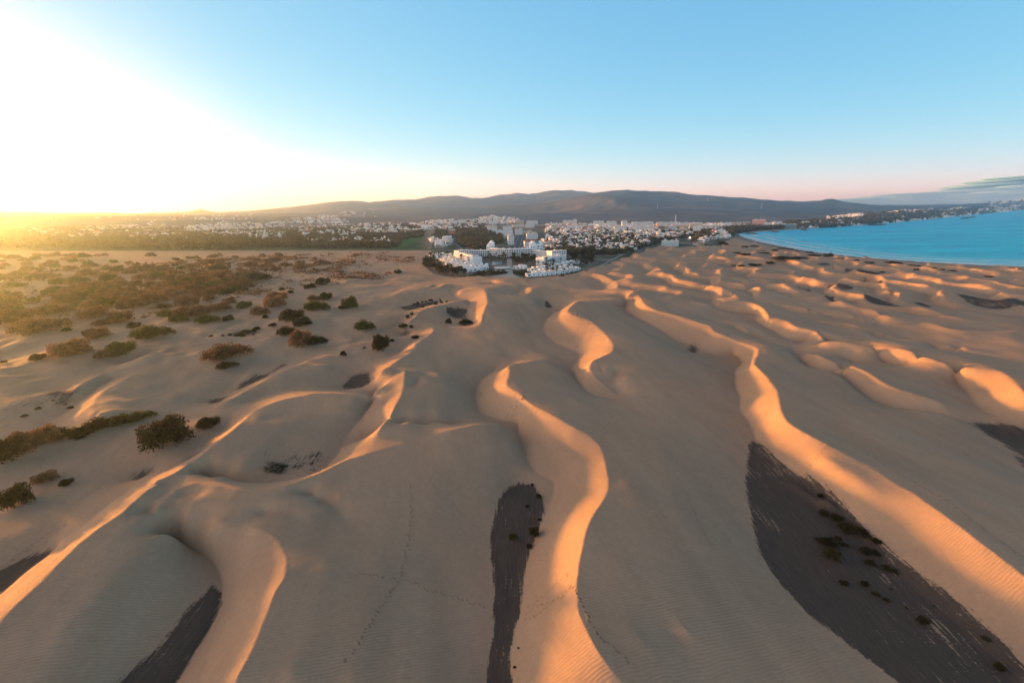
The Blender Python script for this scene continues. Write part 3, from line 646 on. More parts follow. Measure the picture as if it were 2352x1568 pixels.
def mesh_grid(name, X, Y, Z, mat, attrs):
    nr, nt_ = X.shape
    me = bpy.data.meshes.new(name)
    idx = np.arange(nr * nt_).reshape(nr, nt_)
    q = np.stack([idx[:-1, :-1], idx[:-1, 1:], idx[1:, 1:], idx[1:, :-1]], -1).reshape(-1, 4)[:, ::-1]
    me.vertices.add(nr * nt_); me.vertices.foreach_set("co", np.stack([X, Y, Z], -1).astype(np.float32).ravel())
    me.loops.add(q.size); me.loops.foreach_set("vertex_index", q.astype(np.int32).ravel())
    me.polygons.add(len(q)); me.polygons.foreach_set("loop_start", np.arange(0, q.size, 4, dtype=np.int32))
    me.polygons.foreach_set("loop_total", np.full(len(q), 4, np.int32))
    me.polygons.foreach_set("use_smooth", np.ones(len(q), bool))
    me.update(calc_edges=True)
    for k, a in attrs.items():
        if a.ndim == 3:
            at_ = me.attributes.new(k, 'FLOAT_COLOR', 'POINT')
            at_.data.foreach_set("color", np.concatenate([a, np.ones(a.shape[:2] + (1,))], -1).astype(np.float32).ravel())
        else:
            at_ = me.attributes.new(k, 'FLOAT', 'POINT'); at_.data.foreach_set("value", a.astype(np.float32).ravel())
    me.materials.append(mat)
    o = bpy.data.objects.new(name, me); COL.objects.link(o)
    return o

# what the ground is made of
SAND = np.array([0.475, 0.312, 0.205])
def lerp(a, b, k): return a * (1 - k[..., None]) + np.asarray(b) * k[..., None]
colr = np.ones(VX.shape + (3,)) * SAND
colr *= (0.92 + 0.16 * fbm(VX / 40, VY / 40, 4, 50))[..., None]
colr *= (0.90 + 0.20 * fbm((VX + 0.2 * VY) / 5, (VY - 0.2 * VX) / 34, 4, 52))[..., None]
scrub_m = smooth(-TX, 0.08, 0.35) * smooth(RX, 190, 330) * (1 - smooth(RX, 800, 880))
n1 = fbm(VX / 60, VY / 60, 5, 70)
SCRUB_K = scrub_m * smooth(n1, 0.47, 0.62)
colr = lerp(colr, (0.20, 0.14, 0.095), 0.4 * SCRUB_K * (0.4 + 0.6 * smooth(fbm(VX / 9, VY / 9, 3, 71), 0.35, 0.65)))
past = VY - (843 - 0.128 * VX)
beyond = smooth(past, -6, 10) * smooth(-TX, 0.14, 0.2)
n2 = fbm(VX / 160, VY / 90, 4, 80)
plain = lerp(np.ones_like(colr) * np.array([0.11, 0.085, 0.055]), (0.05, 0.085, 0.025), smooth(n2, 0.5, 0.62) * (1 - smooth(RX, 1300, 1700)))
colr = lerp(colr, plain, beyond)
colr = lerp(colr, (0.10, 0.13, 0.03), smooth(past, 0, 6) * (1 - smooth(past, 26, 44)) * smooth(-TX, 0.14, 0.2) * 0.9)
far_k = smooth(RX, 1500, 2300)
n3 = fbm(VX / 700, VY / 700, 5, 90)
hillc = lerp(np.ones_like(colr) * np.array([0.115, 0.118, 0.140]), (0.095, 0.100, 0.122), smooth(n3, 0.35, 0.6))  # bluish and lifted in tone: distance haze put partly into the hill colour
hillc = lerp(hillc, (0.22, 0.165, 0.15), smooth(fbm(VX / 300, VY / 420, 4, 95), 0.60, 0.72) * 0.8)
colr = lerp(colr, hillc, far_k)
tcol = lerp(np.ones_like(colr) * np.array([0.06, 0.075, 0.04]), (0.22, 0.19, 0.16), smooth(fbm(VX / 22, VY / 22, 3, 101), 0.42, 0.6))
TOWN_K = (tin & (RX < 3000)).astype(float)
colr = lerp(colr, tcol, TOWN_K * (1 - far_k))
GOLF = [at(7, *p, 4.5) for p in [(-60,330),(0,300),(60,270),(120,252),(170,256),(160,290),(100,310),(60,335),(20,352),(-60,358)]]
colr = lerp(colr, (0.06, 0.15, 0.02), inpoly(VX, VY, GOLF).astype(float))
shore_line = [tuple(p) for p in SEA_POLY[:len(NEAR_SHORE)]]
dsh = seg_dist(VX, VY, shore_line)
wet = (1 - smooth(dsh, 4, 45)) * (RX < 1700)
colr = lerp(colr, (0.17, 0.135, 0.105), wet * 0.8)
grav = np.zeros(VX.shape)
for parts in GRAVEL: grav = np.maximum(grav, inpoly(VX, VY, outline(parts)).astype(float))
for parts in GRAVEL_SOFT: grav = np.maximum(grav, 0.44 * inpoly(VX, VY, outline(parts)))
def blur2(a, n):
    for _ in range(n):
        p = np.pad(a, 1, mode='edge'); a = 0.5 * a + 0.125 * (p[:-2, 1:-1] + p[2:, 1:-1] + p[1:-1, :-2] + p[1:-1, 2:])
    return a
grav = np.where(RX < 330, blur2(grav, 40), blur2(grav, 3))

# footprint trails trodden into the sand: small pits, the sand in each coloured darker so the trail shows
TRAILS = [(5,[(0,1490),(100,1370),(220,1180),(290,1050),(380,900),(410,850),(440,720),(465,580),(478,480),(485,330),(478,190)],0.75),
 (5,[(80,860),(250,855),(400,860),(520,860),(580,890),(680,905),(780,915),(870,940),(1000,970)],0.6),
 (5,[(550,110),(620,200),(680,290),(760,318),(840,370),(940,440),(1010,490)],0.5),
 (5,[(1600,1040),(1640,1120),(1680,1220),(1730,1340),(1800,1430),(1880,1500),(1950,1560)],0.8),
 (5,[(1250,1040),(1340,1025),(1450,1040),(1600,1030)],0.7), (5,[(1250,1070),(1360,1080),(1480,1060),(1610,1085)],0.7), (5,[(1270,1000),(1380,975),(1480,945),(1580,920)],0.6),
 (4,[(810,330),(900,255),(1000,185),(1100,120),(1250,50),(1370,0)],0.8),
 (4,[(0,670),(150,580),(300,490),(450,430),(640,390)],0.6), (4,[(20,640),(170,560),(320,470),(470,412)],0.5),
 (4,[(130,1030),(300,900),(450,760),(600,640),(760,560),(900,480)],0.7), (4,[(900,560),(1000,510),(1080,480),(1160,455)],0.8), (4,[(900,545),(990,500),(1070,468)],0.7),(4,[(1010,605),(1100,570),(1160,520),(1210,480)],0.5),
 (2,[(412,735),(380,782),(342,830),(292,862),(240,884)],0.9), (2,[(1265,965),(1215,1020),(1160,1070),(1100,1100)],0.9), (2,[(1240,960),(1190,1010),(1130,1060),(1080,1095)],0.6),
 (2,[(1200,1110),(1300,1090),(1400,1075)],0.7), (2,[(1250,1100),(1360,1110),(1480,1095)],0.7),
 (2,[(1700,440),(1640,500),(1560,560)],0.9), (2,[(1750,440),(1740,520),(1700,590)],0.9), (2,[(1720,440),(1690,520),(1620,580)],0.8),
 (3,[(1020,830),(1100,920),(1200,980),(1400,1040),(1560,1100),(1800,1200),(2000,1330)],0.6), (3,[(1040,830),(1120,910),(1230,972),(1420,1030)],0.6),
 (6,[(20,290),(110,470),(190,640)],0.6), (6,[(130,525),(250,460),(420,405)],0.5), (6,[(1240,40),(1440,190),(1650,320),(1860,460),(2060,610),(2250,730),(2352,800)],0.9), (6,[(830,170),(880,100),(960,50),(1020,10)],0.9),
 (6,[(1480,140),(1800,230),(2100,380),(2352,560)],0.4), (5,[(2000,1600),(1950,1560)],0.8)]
fr_ = np.random.default_rng(8)
th_step = tt[1] - tt[0]
for t_, pts_, k_ in TRAILS:
    p_ = resample([(*at(t_, x, y, 7.0), 7.0) for x, y in pts_])
    s_ = np.concatenate([[0], np.cumsum(np.hypot(np.diff(p_[:, 0]), np.diff(p_[:, 1])))])
    for j, d_ in enumerate(np.cumsum(fr_.uniform(0.4, 1.0, int(s_[-1] / 0.7)))):
        X_, Y_ = np.interp(d_, s_, p_[:, 0]) + fr_.normal() * 0.2, np.interp(d_, s_, p_[:, 1]) + fr_.normal() * 0.2
        R_, A_ = math.hypot(X_, Y_), math.atan2(X_, Y_)
        ir, ia = int(np.searchsorted(rr, R_)), int(round((A_ - tt[0]) / th_step))
        if not (8 < ir < len(rr) - 8 and 8 < ia < NTH - 8): continue
        sl = (slice(ir - 6, ir + 7), slice(ia - 6, ia + 7))
        q_ = np.hypot(VX[sl] - X_, VY[sl] - Y_) / (0.26 if k_ > 0.55 else 0.2)
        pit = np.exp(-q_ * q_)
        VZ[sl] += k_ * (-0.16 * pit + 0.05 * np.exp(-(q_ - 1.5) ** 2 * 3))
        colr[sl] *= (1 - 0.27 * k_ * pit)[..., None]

# sand: ripples, footprints worn in and dark gravel showing through
m_sand, nt, out = new_mat("sand")
bs = N(nt, "ShaderNodeBsdfPrincipled"); bs.inputs["Roughness"].default_value = 0.95; bs.inputs["Specular IOR Level"].default_value = 0.1
ac = N(nt, "ShaderNodeAttribute"); ac.attribute_name = "albedo"
ag = N(nt, "ShaderNodeAttribute"); ag.attribute_name = "gravel"
geo = N(nt, "ShaderNodeNewGeometry")
def noise(scale, det=4, vec=None, rough=0.55):
    n = N(nt, "ShaderNodeTexNoise"); n.inputs["Scale"].default_value = scale; n.inputs["Detail"].default_value = det; n.inputs["Roughness"].default_value = rough
    nt.links.new(vec if vec else geo.outputs["Position"], n.inputs["Vector"]); return n.outputs["Fac"]
def math_(op, a, b=None, c=None, clamp=False):
    n = N(nt, "ShaderNodeMath"); n.operation = op; n.use_clamp = clamp
    for i, v in enumerate((a, b, c)):
        if v is None: continue
        if isinstance(v, (int, float)): n.inputs[i].default_value = v
        else: nt.links.new(v, n.inputs[i])
    return n.outputs[0]
mp = N(nt, "ShaderNodeMapping"); mp.inputs["Rotation"].default_value = (0, 0, math.radians(-12)); mp.inputs["Scale"].default_value = (2.2, 0.16, 1)
nt.links.new(geo.outputs["Position"], mp.inputs["Vector"])
streak = noise(1.0, 6, mp.outputs[0], 0.62)
speck = noise(2.2, 5)
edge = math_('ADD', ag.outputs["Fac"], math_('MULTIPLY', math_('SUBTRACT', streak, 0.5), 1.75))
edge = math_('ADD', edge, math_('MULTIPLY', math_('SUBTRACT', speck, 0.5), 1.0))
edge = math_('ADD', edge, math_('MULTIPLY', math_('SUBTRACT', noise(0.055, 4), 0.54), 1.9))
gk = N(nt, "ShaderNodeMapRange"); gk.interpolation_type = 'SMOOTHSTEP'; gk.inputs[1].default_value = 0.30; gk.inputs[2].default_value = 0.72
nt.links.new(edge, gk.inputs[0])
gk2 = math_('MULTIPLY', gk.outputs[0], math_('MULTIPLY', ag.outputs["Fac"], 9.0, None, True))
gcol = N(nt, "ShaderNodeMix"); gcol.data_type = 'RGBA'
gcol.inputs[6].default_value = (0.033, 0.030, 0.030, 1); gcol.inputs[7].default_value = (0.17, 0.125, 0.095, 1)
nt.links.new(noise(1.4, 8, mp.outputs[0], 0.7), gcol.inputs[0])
scol = N(nt, "ShaderNodeMix"); scol.data_type = 'RGBA'; scol.blend_type = 'MULTIPLY'; scol.inputs[0].default_value = 1.0
grain = N(nt, "ShaderNodeMapRange"); grain.inputs[1].default_value = 0.25; grain.inputs[2].default_value = 0.75; grain.inputs[3].default_value = 0.90; grain.inputs[4].default_value = 1.10
nt.links.new(noise(0.9, 10, None, 0.75), grain.inputs[0])
nt.links.new(ac.outputs["Color"], scol.inputs[6])
cmb = N(nt, "ShaderNodeCombineColor")
for i in range(3): nt.links.new(grain.outputs[0], cmb.inputs[i])
nt.links.new(cmb.outputs[0], scol.inputs[7])
fin = N(nt, "ShaderNodeMix"); fin.data_type = 'RGBA'
nt.links.new(gk2, fin.inputs[0]); nt.links.new(scol.outputs[2], fin.inputs[6]); nt.links.new(gcol.outputs[2], fin.inputs[7])
nt.links.new(fin.outputs[2], bs.inputs["Base Color"])
# wind ripples: wavy bands about 0.5 m apart with patches where they fade
wv = N(nt, "ShaderNodeTexWave"); wv.inputs["Scale"].default_value = 0.55; wv.inputs["Distortion"].default_value = 6.0; wv.inputs["Detail"].default_value = 3; wv.inputs["Detail Scale"].default_value = 0.6
rot = N(nt, "ShaderNodeMapping"); rot.inputs["Rotation"].default_value = (0, 0, math.radians(70)); nt.links.new(geo.outputs["Position"], rot.inputs["Vector"]); nt.links.new(rot.outputs[0], wv.inputs["Vector"])
rip = math_('MULTIPLY', wv.outputs["Fac"], math_('MULTIPLY', noise(0.045, 3), 0.085))
hgt = math_('ADD', rip, math_('MULTIPLY', noise(0.35, 8, None, 0.64), 0.26))
bp = N(nt, "ShaderNodeBump"); bp.inputs["Strength"].default_value = 0.55; bp.inputs["Distance"].default_value = 1.0
nt.links.new(hgt, bp.inputs["Height"]); nt.links.new(bp.outputs[0], bs.inputs["Normal"])
nt.links.new(bs.outputs[0], out.inputs[0])

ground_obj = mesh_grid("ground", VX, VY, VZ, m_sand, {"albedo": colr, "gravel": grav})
tag(ground_obj, "rippled sand dunes running back to a flat plain and mountains", kind="structure")

# ------------------------------------------------------------------ sea
sr = np.exp(np.linspace(math.log(620), math.log(14500), 520)); st = np.radians(np.linspace(14, 78, 560))
SR, ST = np.meshgrid(sr, st, indexing='ij'); SX, SY = SR * np.sin(ST), SR * np.cos(ST)
foam_d = seg_dist(SX, SY, shore_line)
m_sea, nt, out = new_mat("sea_water")
bs = N(nt, "ShaderNodeBsdfPrincipled"); bs.inputs["Roughness"].default_value = 0.45; bs.inputs["Specular IOR Level"].default_value = 0.15
geo = N(nt, "ShaderNodeNewGeometry")
af = N(nt, "ShaderNodeAttribute"); af.attribute_name = "shore"
mp = N(nt, "ShaderNodeMapping"); mp.inputs["Rotation"].default_value = (0, 0, math.radians(28)); mp.inputs["Scale"].default_value = (0.35, 1.0, 1)
nt.links.new(geo.outputs["Position"], mp.inputs["Vector"])
big = noise(0.012, 5, mp.outputs[0]); fine = noise(0.11, 5, mp.outputs[0], 0.65)
wc = N(nt, "ShaderNodeMix"); wc.data_type = 'RGBA'; wc.inputs[6].default_value = (0.0, 0.46, 0.78, 1); wc.inputs[7].default_value = (0.005, 0.74, 1.0, 1)
wk = N(nt, "ShaderNodeMapRange"); wk.inputs[1].default_value = 0.40; wk.inputs[2].default_value = 0.60
nt.links.new(math_('ADD', math_('MULTIPLY', big, 0.45), math_('MULTIPLY', fine, 0.55)), wk.inputs[0]); nt.links.new(wk.outputs[0], wc.inputs[0])
sh_k = N(nt, "ShaderNodeMapRange"); sh_k.inputs[1].default_value = 160; sh_k.inputs[2].default_value = 10; nt.links.new(af.outputs["Fac"], sh_k.inputs[0])
wc2 = N(nt, "ShaderNodeMix"); wc2.data_type = 'RGBA'; wc2.inputs[7].default_value = (0.12, 0.75, 0.88, 1)
nt.links.new(math_('MULTIPLY', sh_k.outputs[0], 0.7), wc2.inputs[0]); nt.links.new(wc.outputs[2], wc2.inputs[6])
# breaking waves: bands parallel to the beach, broken up along their length
band = math_('SINE', math_('ADD', math_('MULTIPLY', af.outputs["Fac"], 0.19), math_('MULTIPLY', noise(0.010, 4), 9.0)))
br = N(nt, "ShaderNodeMapRange"); br.interpolation_type = 'SMOOTHSTEP'; br.inputs[1].default_value = 0.50; br.inputs[2].default_value = 0.85; nt.links.new(math_('MULTIPLY', math_('ADD', band, 1), math_('MULTIPLY', noise(0.03, 4, mp.outputs[0]), 0.98)), br.inputs[0])
fd = N(nt, "ShaderNodeMapRange"); fd.inputs[1].default_value = 120; fd.inputs[2].default_value = 30; nt.links.new(af.outputs["Fac"], fd.inputs[0])
wash = N(nt, "ShaderNodeMapRange"); wash.inputs[1].default_value = 15; wash.inputs[2].default_value = 6; nt.links.new(math_('ADD', af.outputs["Fac"], math_('MULTIPLY', noise(0.06, 4), 10)), wash.inputs[0])
fk = math_('MAXIMUM', math_('MULTIPLY', br.outputs[0], fd.outputs[0]), wash.outputs[0])
wc3 = N(nt, "ShaderNodeMix"); wc3.data_type = 'RGBA'; wc3.inputs[7].default_value = (0.75, 0.78, 0.80, 1)
nt.links.new(fk, wc3.inputs[0]); nt.links.new(wc2.outputs[2], wc3.inputs[6]); nt.links.new(wc3.outputs[2], bs.inputs["Base Color"])
bp = N(nt, "ShaderNodeBump"); bp.inputs["Strength"].default_value = 0.7; bp.inputs["Distance"].default_value = 6.0
nt.links.new(math_('ADD', fine, math_('MULTIPLY', big, 2.0)), bp.inputs["Height"]); nt.links.new(bp.outputs[0], bs.inputs["Normal"])
nt.links.new(bs.outputs[0], out.inputs[0])
sea_obj = mesh_grid("sea", SX, SY, np.zeros_like(SX), m_sea, {"shore": foam_d})
tag(sea_obj, "bright blue bay with small breakers along the beach", kind="structure")

# ------------------------------------------------------------------ haze
hz = bpy.data.meshes.new("haze"); bm = bmesh.new(); bmesh.ops.create_cube(bm, size=1.0); bm.to_mesh(hz); bm.free()
haze = bpy.data.objects.new("haze", hz); COL.objects.link(haze)
HTOP = float(VZ.max()) + 12
haze.scale = (34000, 34000, HTOP + 6); haze.location = (0, 0, (HTOP - 6) / 2)
m_hz, nt, out = new_mat("haze_air")
pv = N(nt, "ShaderNodeVolumePrincipled"); pv.inputs["Density"].default_value = 0.95e-4; pv.inputs["Anisotropy"].default_value = 0.85
pv.inputs["Color"].default_value = (0.60, 0.82, 1.0, 1); pv.inputs["Absorption Color"].default_value = (1, 1, 1, 1)
nt.links.new(pv.outputs[0], out.inputs["Volume"])
hz.materials.append(m_hz)
tag(haze, kind="stuff")

# ------------------------------------------------------------------ plants
def place(t, x, y, sink=0.0):
    "the ground point seen at a picture position"
    z = 5.0
    for _ in range(6):
        X, Y = unproj(*D(t, x, y), z)
        z = float(ground(np.array([X]), np.array([Y]))[0])
        if in_town(X, Y): z = 4.6
    return X, Y, z - sink
def in_town(X, Y):
    return bool(inpoly(np.array([X]), np.array([Y]), TOWN_POLY)[0])
def px2m(t, w, X, Y, Z):
    "size in metres of w tile units at a place"
    d = (X * _f[0] + Y * _f[1] + (Z - CAM_Z) * _f[2])
    return w / TILES[t][2] / FPX * d

def foliage_mat(name, c1, c2, clump=3.2):
    m, nt, out = new_mat(name)
    b = nt.nodes.new("ShaderNodeBsdfPrincipled"); b.inputs["Roughness"].default_value = 0.85; b.inputs["Specular IOR Level"].default_value = 0.1
    g = nt.nodes.new("ShaderNodeNewGeometry"); oi = nt.nodes.new("ShaderNodeObjectInfo")
    mx = nt.nodes.new("ShaderNodeMix"); mx.data_type = 'RGBA'
    mx.inputs[6].default_value = (*c1, 1); mx.inputs[7].default_value = (*c2, 1)
    nt.links.new(g.outputs["Random Per Island"], mx.inputs[0])
    hv = nt.nodes.new("ShaderNodeHueSaturation")
    mr = nt.nodes.new("ShaderNodeMapRange"); mr.inputs[3].default_value = 0.75; mr.inputs[4].default_value = 1.3
    nt.links.new(oi.outputs["Random"], mr.inputs[0]); nt.links.new(mr.outputs[0], hv.inputs["Value"])
    tc = nt.nodes.new("ShaderNodeTexCoord"); nz = nt.nodes.new("ShaderNodeTexNoise"); nz.inputs["Scale"].default_value = clump; nz.inputs["Detail"].default_value = 3
    nt.links.new(tc.outputs["Object"], nz.inputs["Vector"])
    m2 = nt.nodes.new("ShaderNodeMapRange"); m2.inputs[1].default_value = 0.32; m2.inputs[2].default_value = 0.68; m2.inputs[3].default_value = 0.45; m2.inputs[4].default_value = 1.5
    nt.links.new(nz.outputs["Fac"], m2.inputs[0])
    m3 = nt.nodes.new("ShaderNodeMath"); m3.operation = 'MULTIPLY'; nt.links.new(mr.outputs[0], m3.inputs[0]); nt.links.new(m2.outputs[0], m3.inputs[1]); nt.links.new(m3.outputs[0], hv.inputs["Value"])
    nt.links.new(mx.outputs[2], hv.inputs["Color"]); nt.links.new(hv.outputs[0], b.inputs["Base Color"])
    tr = nt.nodes.new("ShaderNodeBsdfTranslucent"); nt.links.new(hv.outputs[0], tr.inputs[0])
    ms = nt.nodes.new("ShaderNodeMixShader"); ms.inputs[0].default_value = 0.25
    nt.links.new(b.outputs[0], ms.inputs[1]); nt.links.new(tr.outputs[0], ms.inputs[2]); nt.links.new(ms.outputs[0], out.inputs[0])
    return m
M_BROWN = foliage_mat("brown_scrub_leaves", (0.14, 0.072, 0.036), (0.30, 0.165, 0.085))
M_SCRUB = foliage_mat("low_scrub_leaves", (0.12, 0.062, 0.032), (0.30, 0.165, 0.085), 0.09)
M_OLIVE = foliage_mat("olive_leaves", (0.055, 0.056, 0.014), (0.14, 0.125, 0.035))
M_DARK = foliage_mat("dark_leaves", (0.030, 0.026, 0.012), (0.085, 0.066, 0.028))
M_TREE = foliage_mat("tree_leaves", (0.028, 0.028, 0.012), (0.085, 0.074, 0.03), 0.35)
M_PALM = foliage_mat("palm_leaves", (0.03, 0.042, 0.014), (0.09, 0.10, 0.035), 0.5)
M_WOOD = simple("grey_wood", (0.23, 0.18, 0.15), 0.9, 0.35, 2.0)
M_TRUNK = simple("trunk_bark", (0.12, 0.085, 0.06), 0.9, 0.3, 2.0)

def mesh_np(name, verts, faces, mats, mat_idx=None, smooth_=False):
    me = bpy.data.meshes.new(name)
    verts = np.asarray(verts, np.float32); faces = np.asarray(faces, np.int32)
    k = faces.shape[1]
    me.vertices.add(len(verts)); me.vertices.foreach_set("co", verts.ravel())
    me.loops.add(faces.size); me.loops.foreach_set("vertex_index", faces.ravel())
    me.polygons.add(len(faces)); me.polygons.foreach_set("loop_start", np.arange(0, faces.size, k, dtype=np.int32))
    me.polygons.foreach_set("loop_total", np.full(len(faces), k, np.int32))
    for m in mats: me.materials.append(m)
    if mat_idx is not None: me.polygons.foreach_set("material_index", np.asarray(mat_idx, np.int32))
    if smooth_: me.polygons.foreach_set("use_smooth", np.ones(len(faces), bool))
    me.update(calc_edges=True)
    return me
def leaves(g, centers, radii, n, size, flat=0.25):
    "n leaf clumps spread through a set of ellipsoids: vertices and quads"
    centers, radii = np.asarray(centers, float), np.asarray(radii, float)
    w = (radii[:, 0] * radii[:, 1] * radii[:, 2]) ** 0.66; w /= w.sum()
    b = g.choice(len(centers), n, p=w)
    d = g.normal(size=(n, 3)); d /= np.linalg.norm(d, axis=1)[:, None]
    d[:, 2] = np.where(d[:, 2] < -flat, -d[:, 2], d[:, 2])
    r = g.uniform(0.25, 1.0, n) ** 0.6 * np.where(g.random(n) < .12, g.uniform(1.02, 1.22, n), 1.0)
    p = centers[b] + d * radii[b] * r[:, None]
    a = g.normal(size=(n, 3)) + d * 0.3; a /= np.linalg.norm(a, axis=1)[:, None]
    c = np.cross(a, g.normal(size=(n, 3))); c /= np.linalg.norm(c, axis=1)[:, None]
    s = size * g.uniform(0.55, 1.5, n)[:, None]
    a, c = a * s, c * s * 0.55
    v = np.stack([p - a, p + c * 0.9, p + a, p - c], 1)
    v[:, :, 2] = np.maximum(v[:, :, 2], -0.06)
    return v.reshape(-1, 3), np.arange(4 * n).reshape(n, 4)
def bush_shape(g, lobes, lean=0.0):
    c, r = [], []
    ph = g.uniform(0, 6.28); k3 = g.uniform(.2, .38)
    for i in range(lobes):
        an = g.uniform(0, 6.28); ext = 0.80 * (1 + k3 * math.sin(2 * an + ph) + .18 * math.sin(3 * an + 2 * ph)) / (1 + k3)
        d_ = ext * math.sqrt(g.uniform(0, 1)); q = (d_ * math.cos(an), d_ * math.sin(an)); rad = g.uniform(0.13, 0.36)
        k = max(0.2, 1 - 0.75 * d_ ** 1.3) * g.uniform(.55, 1.2)
        c.append((q[0], q[1], 0.05 + 0.55 * k * g.uniform(0.4, 1.1))); r.append((rad, rad, rad * g.uniform(.8, 1.4)))
    return c, r
BUSH = {}
for mname, mt in (("brown", M_BROWN), ("olive", M_OLIVE), ("dark", M_DARK)):
    for lod, n, sz, lob in (("near", 6500, 0.040, 30), ("mid", 1900, 0.065, 20), ("far", 380, 0.13, 11)):
        for k in range(3):
            g = np.random.default_rng(hash((lod, k)) % 1000 + k if False else 100 + k * 7 + len(lod))
            c, r = bush_shape(g, lob)
            v, f = leaves(g, c, r, n, sz)
            v[:, 2] *= 0.9 / np.percentile(v[:, 2], 97)
            BUSH[mname, lod, k] = mesh_np("shrub_foliage", v, f, [mt])
def tubes(paths, r0, r1, sides=5):
    "tapered tubes along point lists -> verts, quads"
    V, F = [], []
    for p in paths:
        p = np.asarray(p, float); n = len(p); base = len(V)
        for i in range(n):
            t = p[min(i + 1, n - 1)] - p[max(i - 1, 0)]; t /= np.linalg.norm(t) + 1e-9
            a = np.cross(t, (0.3, 0.2, 1.0) if abs(t[2]) < 0.9 else (1, 0, 0)); a /= np.linalg.norm(a); b = np.cross(t, a)
            rad = r0 + (r1 - r0) * i / (n - 1)
            for s in range(sides):
                an = 2 * math.pi * s / sides
                V.append(p[i] + rad * (a * math.cos(an) + b * math.sin(an)))
        for i in range(n - 1):
            for s in range(sides):
                s2 = (s + 1) % sides
                F.append((base + i * sides + s, base + i * sides + s2, base + (i + 1) * sides + s2, base + (i + 1) * sides + s))
    return np.array(V), np.array(F)
def branch_mesh(g, n, spread):
    P = []
    for i in range(n):
        a = g.uniform(0, 2 * math.pi); l = g.uniform(0.5, 1.0) * spread
        p = [np.array([g.uniform(-.15, .15), g.uniform(-.15, .15), 0.0])]; d = np.array([math.cos(a), math.sin(a), g.uniform(0.3, 0.9)])
        for k in range(5):
            d = d + g.normal(size=3) * 0.25; p.append(p[-1] + d / np.linalg.norm(d) * l / 5)
        P.append(p)
        q = [p[3]]; d2 = d + g.normal(size=3) * 0.6
        for k in range(3): q.append(q[-1] + d2 / np.linalg.norm(d2) * l / 7)
        P.append(q)
    v, f = tubes(P, 0.022, 0.006)
    return mesh_np("shrub_branches", v, f, [M_WOOD])
BRANCH = [branch_mesh(np.random.default_rng(5 + i), 12, 1.0) for i in range(2)]

ORD = ["first", "second", "third", "fourth", "fifth", "sixth", "seventh", "eighth", "ninth", "tenth", "eleventh", "twelfth", "thirteenth", "fourteenth", "fifteenth", "sixteenth",
       "seventeenth", "eighteenth", "nineteenth", "twentieth", "twenty-first", "twenty-second", "twenty-third", "twenty-fourth", "twenty-fifth", "twenty-sixth", "twenty-seventh",
       "twenty-eighth", "twenty-ninth", "thirtieth"]
def shrub(t, x, y, w, h, kind, label, group, branches=False):
    flat = 0.20 if t == 8 else 0.62
    X, Y, Z = place(t, x, y)
    R = math.hypot(X, Y)
    wm = px2m(t, w, X, Y, Z) * (1.15 if w / TILES[t][2] > 14 else 1.0); a = wm / 2
    dep = math.atan2(CAM_Z - Z, R)
    hm = px2m(t, h, X, Y, Z)
    b = a * rng.uniform(0.55, 0.8)
    hh = max(flat * a, (hm - b * math.sin(dep)) / max(0.35, math.cos(dep)))
    hh = min(hh, 1.25 * a)
    lod = "near" if w / TILES[t][2] > 26 else ("mid" if w / TILES[t][2] > 11 else "far")
    me = BUSH[kind, lod, rng.randrange(3)]
    o = bpy.data.objects.new("shrub", me); COL.objects.link(o)
    # stand its far side behind the point where its foot is seen
    k = 1 + b * 0.8 / R
    X, Y = X * k, Y * k; Z = float(ground(np.array([X]), np.array([Y]))[0])
    if in_town(X, Y): Z = 4.6
    o.location = (X, Y, Z - 0.12 * hh); o.scale = (a, b, hh * 1.1)
    o.rotation_euler = (0, 0, -math.atan2(X, Y) + rng.uniform(-0.25, 0.25))
    tag(o, label, "shrub", group)
    if branches:
        c = bpy.data.objects.new("branch", BRANCH[rng.randrange(2)]); COL.objects.link(c); c.parent = o
        c.scale = (0.95, 0.95, 1.0); tag(c, "bare grey branches showing through the leaves")
    return o

for a in SHRUBS: shrub(*a)
def shrub_row(items, kinds, what, where, cat_group, t):
    items = sorted(items)
    for i, it in enumerate(items):
        x, y, w, h = it
        lab = f"{ORD[i]} {what} from the left {where}" if i < len(ORD) else f"{what} {where}, towards its right end"
        shrub(t, x, y, w, h, kinds[i % len(kinds)], lab, cat_group)
shrub_row([(1282,362,36,36),(1360,300,46,46),(1315,215,32,26),(1295,647,46,36),(1362,456,40,24),(1217,1340,26,20),(1195,1470,32,22)], ["dark"], "small dark tuft", "on the central gravel strip", "tufts on the central gravel strip", 5)
shrub_row([(970,425,82,50),(1060,462,105,50),(1150,562,170,95),(1000,642,145,72),(1020,742,150,105),(915,590,48,26),(1060,592,66,40),(1330,622,84,44),(1270,692,110,50),(1290,767,84,42),(1410,806,92,46),
           (1105,902,64,42),(1250,906,62,42),(1330,972,52,30),(1390,1012,62,32),(1650,1172,95,64),(2080,1287,64,42),(2175,1492,84,64),(945,292,44,34),(1110,632,72,30),(1540,1056,26,15),(1730,1046,26,14),(1435,926,22,14),(1300,956,32,20)],
          ["dark"], "dark windswept shrub", "on the big gravel flat at right", "shrubs on the big gravel flat", 6)
shrub_row([(265,1021,44,22),(362,966,32,15),(452,991,30,18),(170,1071,48,20),(480,1022,52,16),(388,978,15,9)], ["olive"], "tiny green tuft", "on the purple gravel at left", "tufts on the purple gravel", 1)
shrub_row([(1458,536,42,18),(1495,529,30,14),(1535,523,36,18),(1582,516,38,20),(1655,526,90,36),(1690,502,74,26),(1742,490,52,18),(1770,474,62,20),(1747,508,30,12)], ["dark"], "small dark shrub", "along the narrow gravel streak", "row along the gravel streak", 1)
